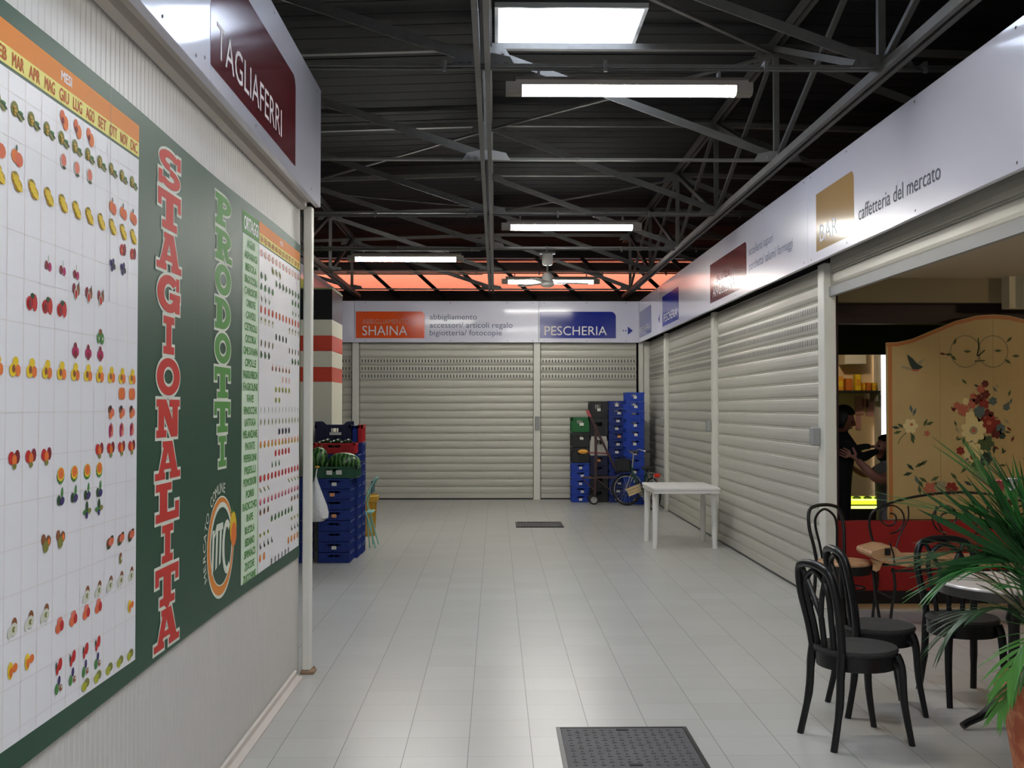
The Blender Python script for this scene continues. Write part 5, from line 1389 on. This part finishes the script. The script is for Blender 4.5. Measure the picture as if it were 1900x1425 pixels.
def hair1(x,y,z): 
    if x > .35 and z < .55: return .80
    return 1.06 if z > -.55 else .85
ho = head(p1, H1-Vector((3.26,10.45,0)), (.93,-.25,-.28), .98, M_skin1, M_hair, hair1)
for (a,b_) in (((3.62,10.365,1.215),(1,.15,.1)),((3.62,10.56,1.25),(1,-.1,.05))):
    hand(Vector(a)-Vector((3.26,10.45,0)), b_, (0,0,1), p1, M_skin1, .95, .5)
# person 2: lower, grey shirt, facing the first with an arm around the back
off2 = Vector((3.70,10.45,0))
p2 = thing('person', 'person in a grey shirt, bare arms raised, half hidden by the screen', 'person', tuple(off2))
V = [(3.72,10.45,.72,.12,.14),(3.72,10.45,.86,.115,.13),(3.71,10.45,.99,.12,.15),(3.70,10.45,1.055,.10,.14),(3.70,10.45,1.10,.045,.045),(3.695,10.45,1.15,.042,.042),
     (3.69,10.28,1.03,.055),(3.63,10.22,.98,.050),(3.70,10.62,1.03,.055),(3.62,10.66,.97,.046),
     (3.71,10.36,.60,.085,.09),(3.68,10.35,.34,.058),(3.70,10.35,.07,.038),(3.62,10.345,.035,.028),(3.72,10.54,.60,.085,.09),(3.70,10.55,.34,.058),(3.72,10.55,.07,.038),(3.64,10.555,.035,.028)]
E = [(0,1),(1,2),(2,3),(3,4),(4,5),(3,6),(6,7),(3,8),(8,9),(0,10),(10,11),(11,12),(12,13),(0,14),(14,15),(15,16),(16,17)]
skin('body', V, E, M_cloth2, p2).location = -off2
A = [(3.65,10.21,.995,.060),(3.57,10.17,.955,.055),(3.50,10.14,.975,.050),(3.42,10.14,1.05,.040),(3.36,10.16,1.115,.033),(3.33,10.175,1.145,.027)]
skin('forearm', A, [(0,1),(1,2),(2,3),(3,4),(4,5)], M_skin2, p2).location = -off2
hand(Vector((3.315,10.18,1.16))-off2, (-.85,.15,.45), (0,-1,0), p2, M_skin2, 1.1, .25, side=-1)
A = [(3.66,10.66,.985,.040),(3.56,10.67,.97,.036),(3.46,10.66,1.03,.028),(3.42,10.64,1.06,.022)]
skin('forearm', A, [(0,1),(1,2),(2,3)], M_skin2, p2).location = -off2
hand(Vector((3.40,10.62,1.075))-off2, (-.85,-.35,.35), (0,1,0), p2, M_skin2, .9, .4)
head(p2, Vector((3.69,10.45,1.235))-off2, (-.9,-.2,.25), .92, M_skin2, M_hair, lambda x,y,z: .80 if (x>.35 and z<.5) else 1.08)

# ================================================================== POTTED PALM
PXC, PYC = 2.30, 4.45
t = thing('potted_palm', 'arching green palm in a terracotta pot at the right edge', 'plant', (PXC,PYC,0))
M_terra = ramp_mat('terracotta', [(0,srgb(150,70,42)),(.45,srgb(178,92,58)),(.6,srgb(206,134,90)),(1,srgb(226,190,140))], 16, .7, kind='NOISE')
def wp(a,z): return 1+.012*math.sin(8*a)+(.02*math.sin(16*a) if .40<z<.5 else 0)
MB().lathe([(.0,0),(.17,0),(.18,.02),(.20,.18),(.235,.40),(.245,.41),(.262,.43),(.265,.49),(.255,.52),(.235,.52),(.228,.46),(.0,.455)],n=40,wob=wp).build('pot', M_terra, t, smooth=True)
MB().lathe([(.226,.461),(.1,.475),(0,.48)],n=20).build('soil', mat('potting_soil', srgb(60,42,30), .95, bump=1, bscale=60), t)
M_palm = mat('palm_leaf', srgb(46,104,44), .42, noise=.35, nscale=9, spec=.4); M_palm2 = mat('palm_leaf_light', srgb(74,128,50), .42, noise=.3, nscale=9)
M_palm3 = mat('palm_leaf_dark', srgb(32,70,32), .42, noise=.35, nscale=9)
def frond(path, n, L, w_, m, droop=.25, seed=0, up=(0,0,1), spread=1.0):
    random.seed(seed)
    P = catmull(path, 12); mb = MB(); K = len(P)
    mb.tube(P,[.009*(1-.75*i/(K-1)) for i in range(K)],6)
    for i in range(n):
        f_ = .28+.72*i/(n-1); q = f_*(K-1); a = int(min(q,K-2)); p = P[a].lerp(P[a+1],q-a)
        tdir = (P[min(a+2,K-1)]-P[max(a-1,0)]).normalized(); u = Vector(up); sd = tdir.cross(u).normalized(); nu = sd.cross(tdir)
        Ln = L*(.55+.45*math.sin(PI*min(1,(f_-.2)*1.1)))*random.uniform(.85,1.1)
        for s in (-1,1):
            d0 = (tdir*(.75+.4*f_)+sd*s*.62*spread+nu*.12+Vector((random.uniform(-.06,.06),)*3)).normalized()
            rows_ = []; pp = p.copy(); dd = d0.copy()
            for j in range(6):
                ww = w_*(.45,1,1,.85,.55,.04)[j]/2; nn = dd.cross(nu).normalized()
                rows_.append((pp-nn*ww, pp+nu*.0015, pp+nn*ww)); dd = (dd+Vector((0,0,-droop*.22))).normalized(); pp = pp+dd*Ln/5
            vs = [v for r_ in rows_ for v in r_]; fs = []
            for j in range(5): fs += [(3*j,3*j+1,3*j+4,3*j+3),(3*j+1,3*j+2,3*j+5,3*j+4)]
            mb.add(vs,fs)
    return mb.build('frond', m, t, smooth=True)
S = (0,0,.47)
frond([S,(-.04,.05,.80),(-.20,.10,1.10),(-.48,.12,1.20)],13,.36,.024,M_palm,.15,1)
frond([S,(-.06,-.02,.75),(-.20,-.04,.96),(-.40,-.05,.98),(-.50,-.05,.94)],13,.26,.018,M_palm,.35,2)
frond([S,(-.08,.02,.68),(-.22,.03,.80),(-.38,.02,.79),(-.46,.02,.72)],12,.24,.018,M_palm3,.5,3)
frond([S,(-.08,-.12,.66),(-.16,-.16,.74),(-.27,-.20,.70),(-.33,-.22,.60)],10,.20,.022,M_palm2,.45,4)
frond([S,(-.02,.10,.85),(-.08,.22,1.15),(-.18,.34,1.32)],12,.34,.022,M_palm,.12,5)
frond([S,(.02,.0,.85),(.03,.02,1.2),(-.02,.05,1.42)],12,.34,.022,M_palm3,.12,6)
frond([S,(.10,.06,.80),(.28,.12,1.10),(.50,.15,1.18)],11,.32,.022,M_palm,.3,7)
frond([S,(.10,-.08,.74),(.26,-.16,.95),(.45,-.2,.90)],10,.30,.022,M_palm2,.4,8)
frond([S,(-.10,-.08,.60),(-.20,-.12,.62),(-.29,-.15,.55),(-.34,-.16,.46)],9,.17,.020,M_palm2,.5,9)
frond([S,(-.05,.12,.70),(-.20,.25,.90),(-.42,.32,.95)],11,.30,.022,M_palm3,.35,10)
frond([S,(-.03,-.03,.85),(-.14,-.03,1.18),(-.26,-.02,1.34)],11,.26,.020,M_palm,.1,11)
frond([S,(-.04,.04,.74),(-.16,.08,.94),(-.34,.08,1.03),(-.50,.06,1.02)],14,.26,.020,M_palm3,.2,12)
frond([S,(-.03,-.05,.70),(-.12,-.10,.86),(-.28,-.14,.92)],12,.30,.022,M_palm,.3,13)
frond([S,(-.01,.02,.80),(-.08,.02,.97),(-.20,.02,1.04),(-.28,.02,1.05)],15,.42,.021,M_palm3,.06,15,up=(0,-1,.2),spread=.9)
frond([S,(-.02,.08,.86),(-.06,.08,1.02),(-.16,.08,1.12)],11,.40,.020,M_palm,.05,16,up=(0,-1,.2),spread=.7)
frond([S,(-.02,.02,.78),(-.08,.0,1.0),(-.22,.02,1.14)],12,.30,.020,M_palm3,.15,14)
# cut lilies standing in the pot
def lily(x,y,z,m,lb):
    MB().tube(catmull([(x*.3,y*.3,.47),(x*.7,y*.6,.9),(x,y,z-.05)],5),.005,6).build('flower_stem', M_palm, t)
    mb = MB()
    for k_ in range(5):
        a = 2*PI*k_/5; d = Vector((math.cos(a),math.sin(a),0)); q = Vector((-d.y,d.x,0)); c = Vector((x,y,z)); vs = []; fs = []
        for j in range(7):
            f_ = j/6; r_ = .008+.036*f_**1.3; h_ = -.05+.10*f_-.06*f_**3; w2 = (.004,.010,.016,.018,.015,.009,.001)[j]
            p = c+d*r_+Vector((0,0,h_)); vs += [p-q*w2,p+q*w2]
        for j in range(6): fs.append((2*j,2*j+1,2*j+3,2*j+2))
        mb.add(vs,fs)
    tag(mb.build('flower', m, t, smooth=True), lb)
lily(-.19,.15,1.32,mat('flower_pink', srgb(196,92,92), .5, noise=.2, nscale=30),'dusty pink flower'); lily(-.17,.14,1.24,_mats['flower_pink'],'dusty pink flower')
lily(-.165,.10,1.33,mat('flower_white', srgb(226,216,214), .5),'white flower')
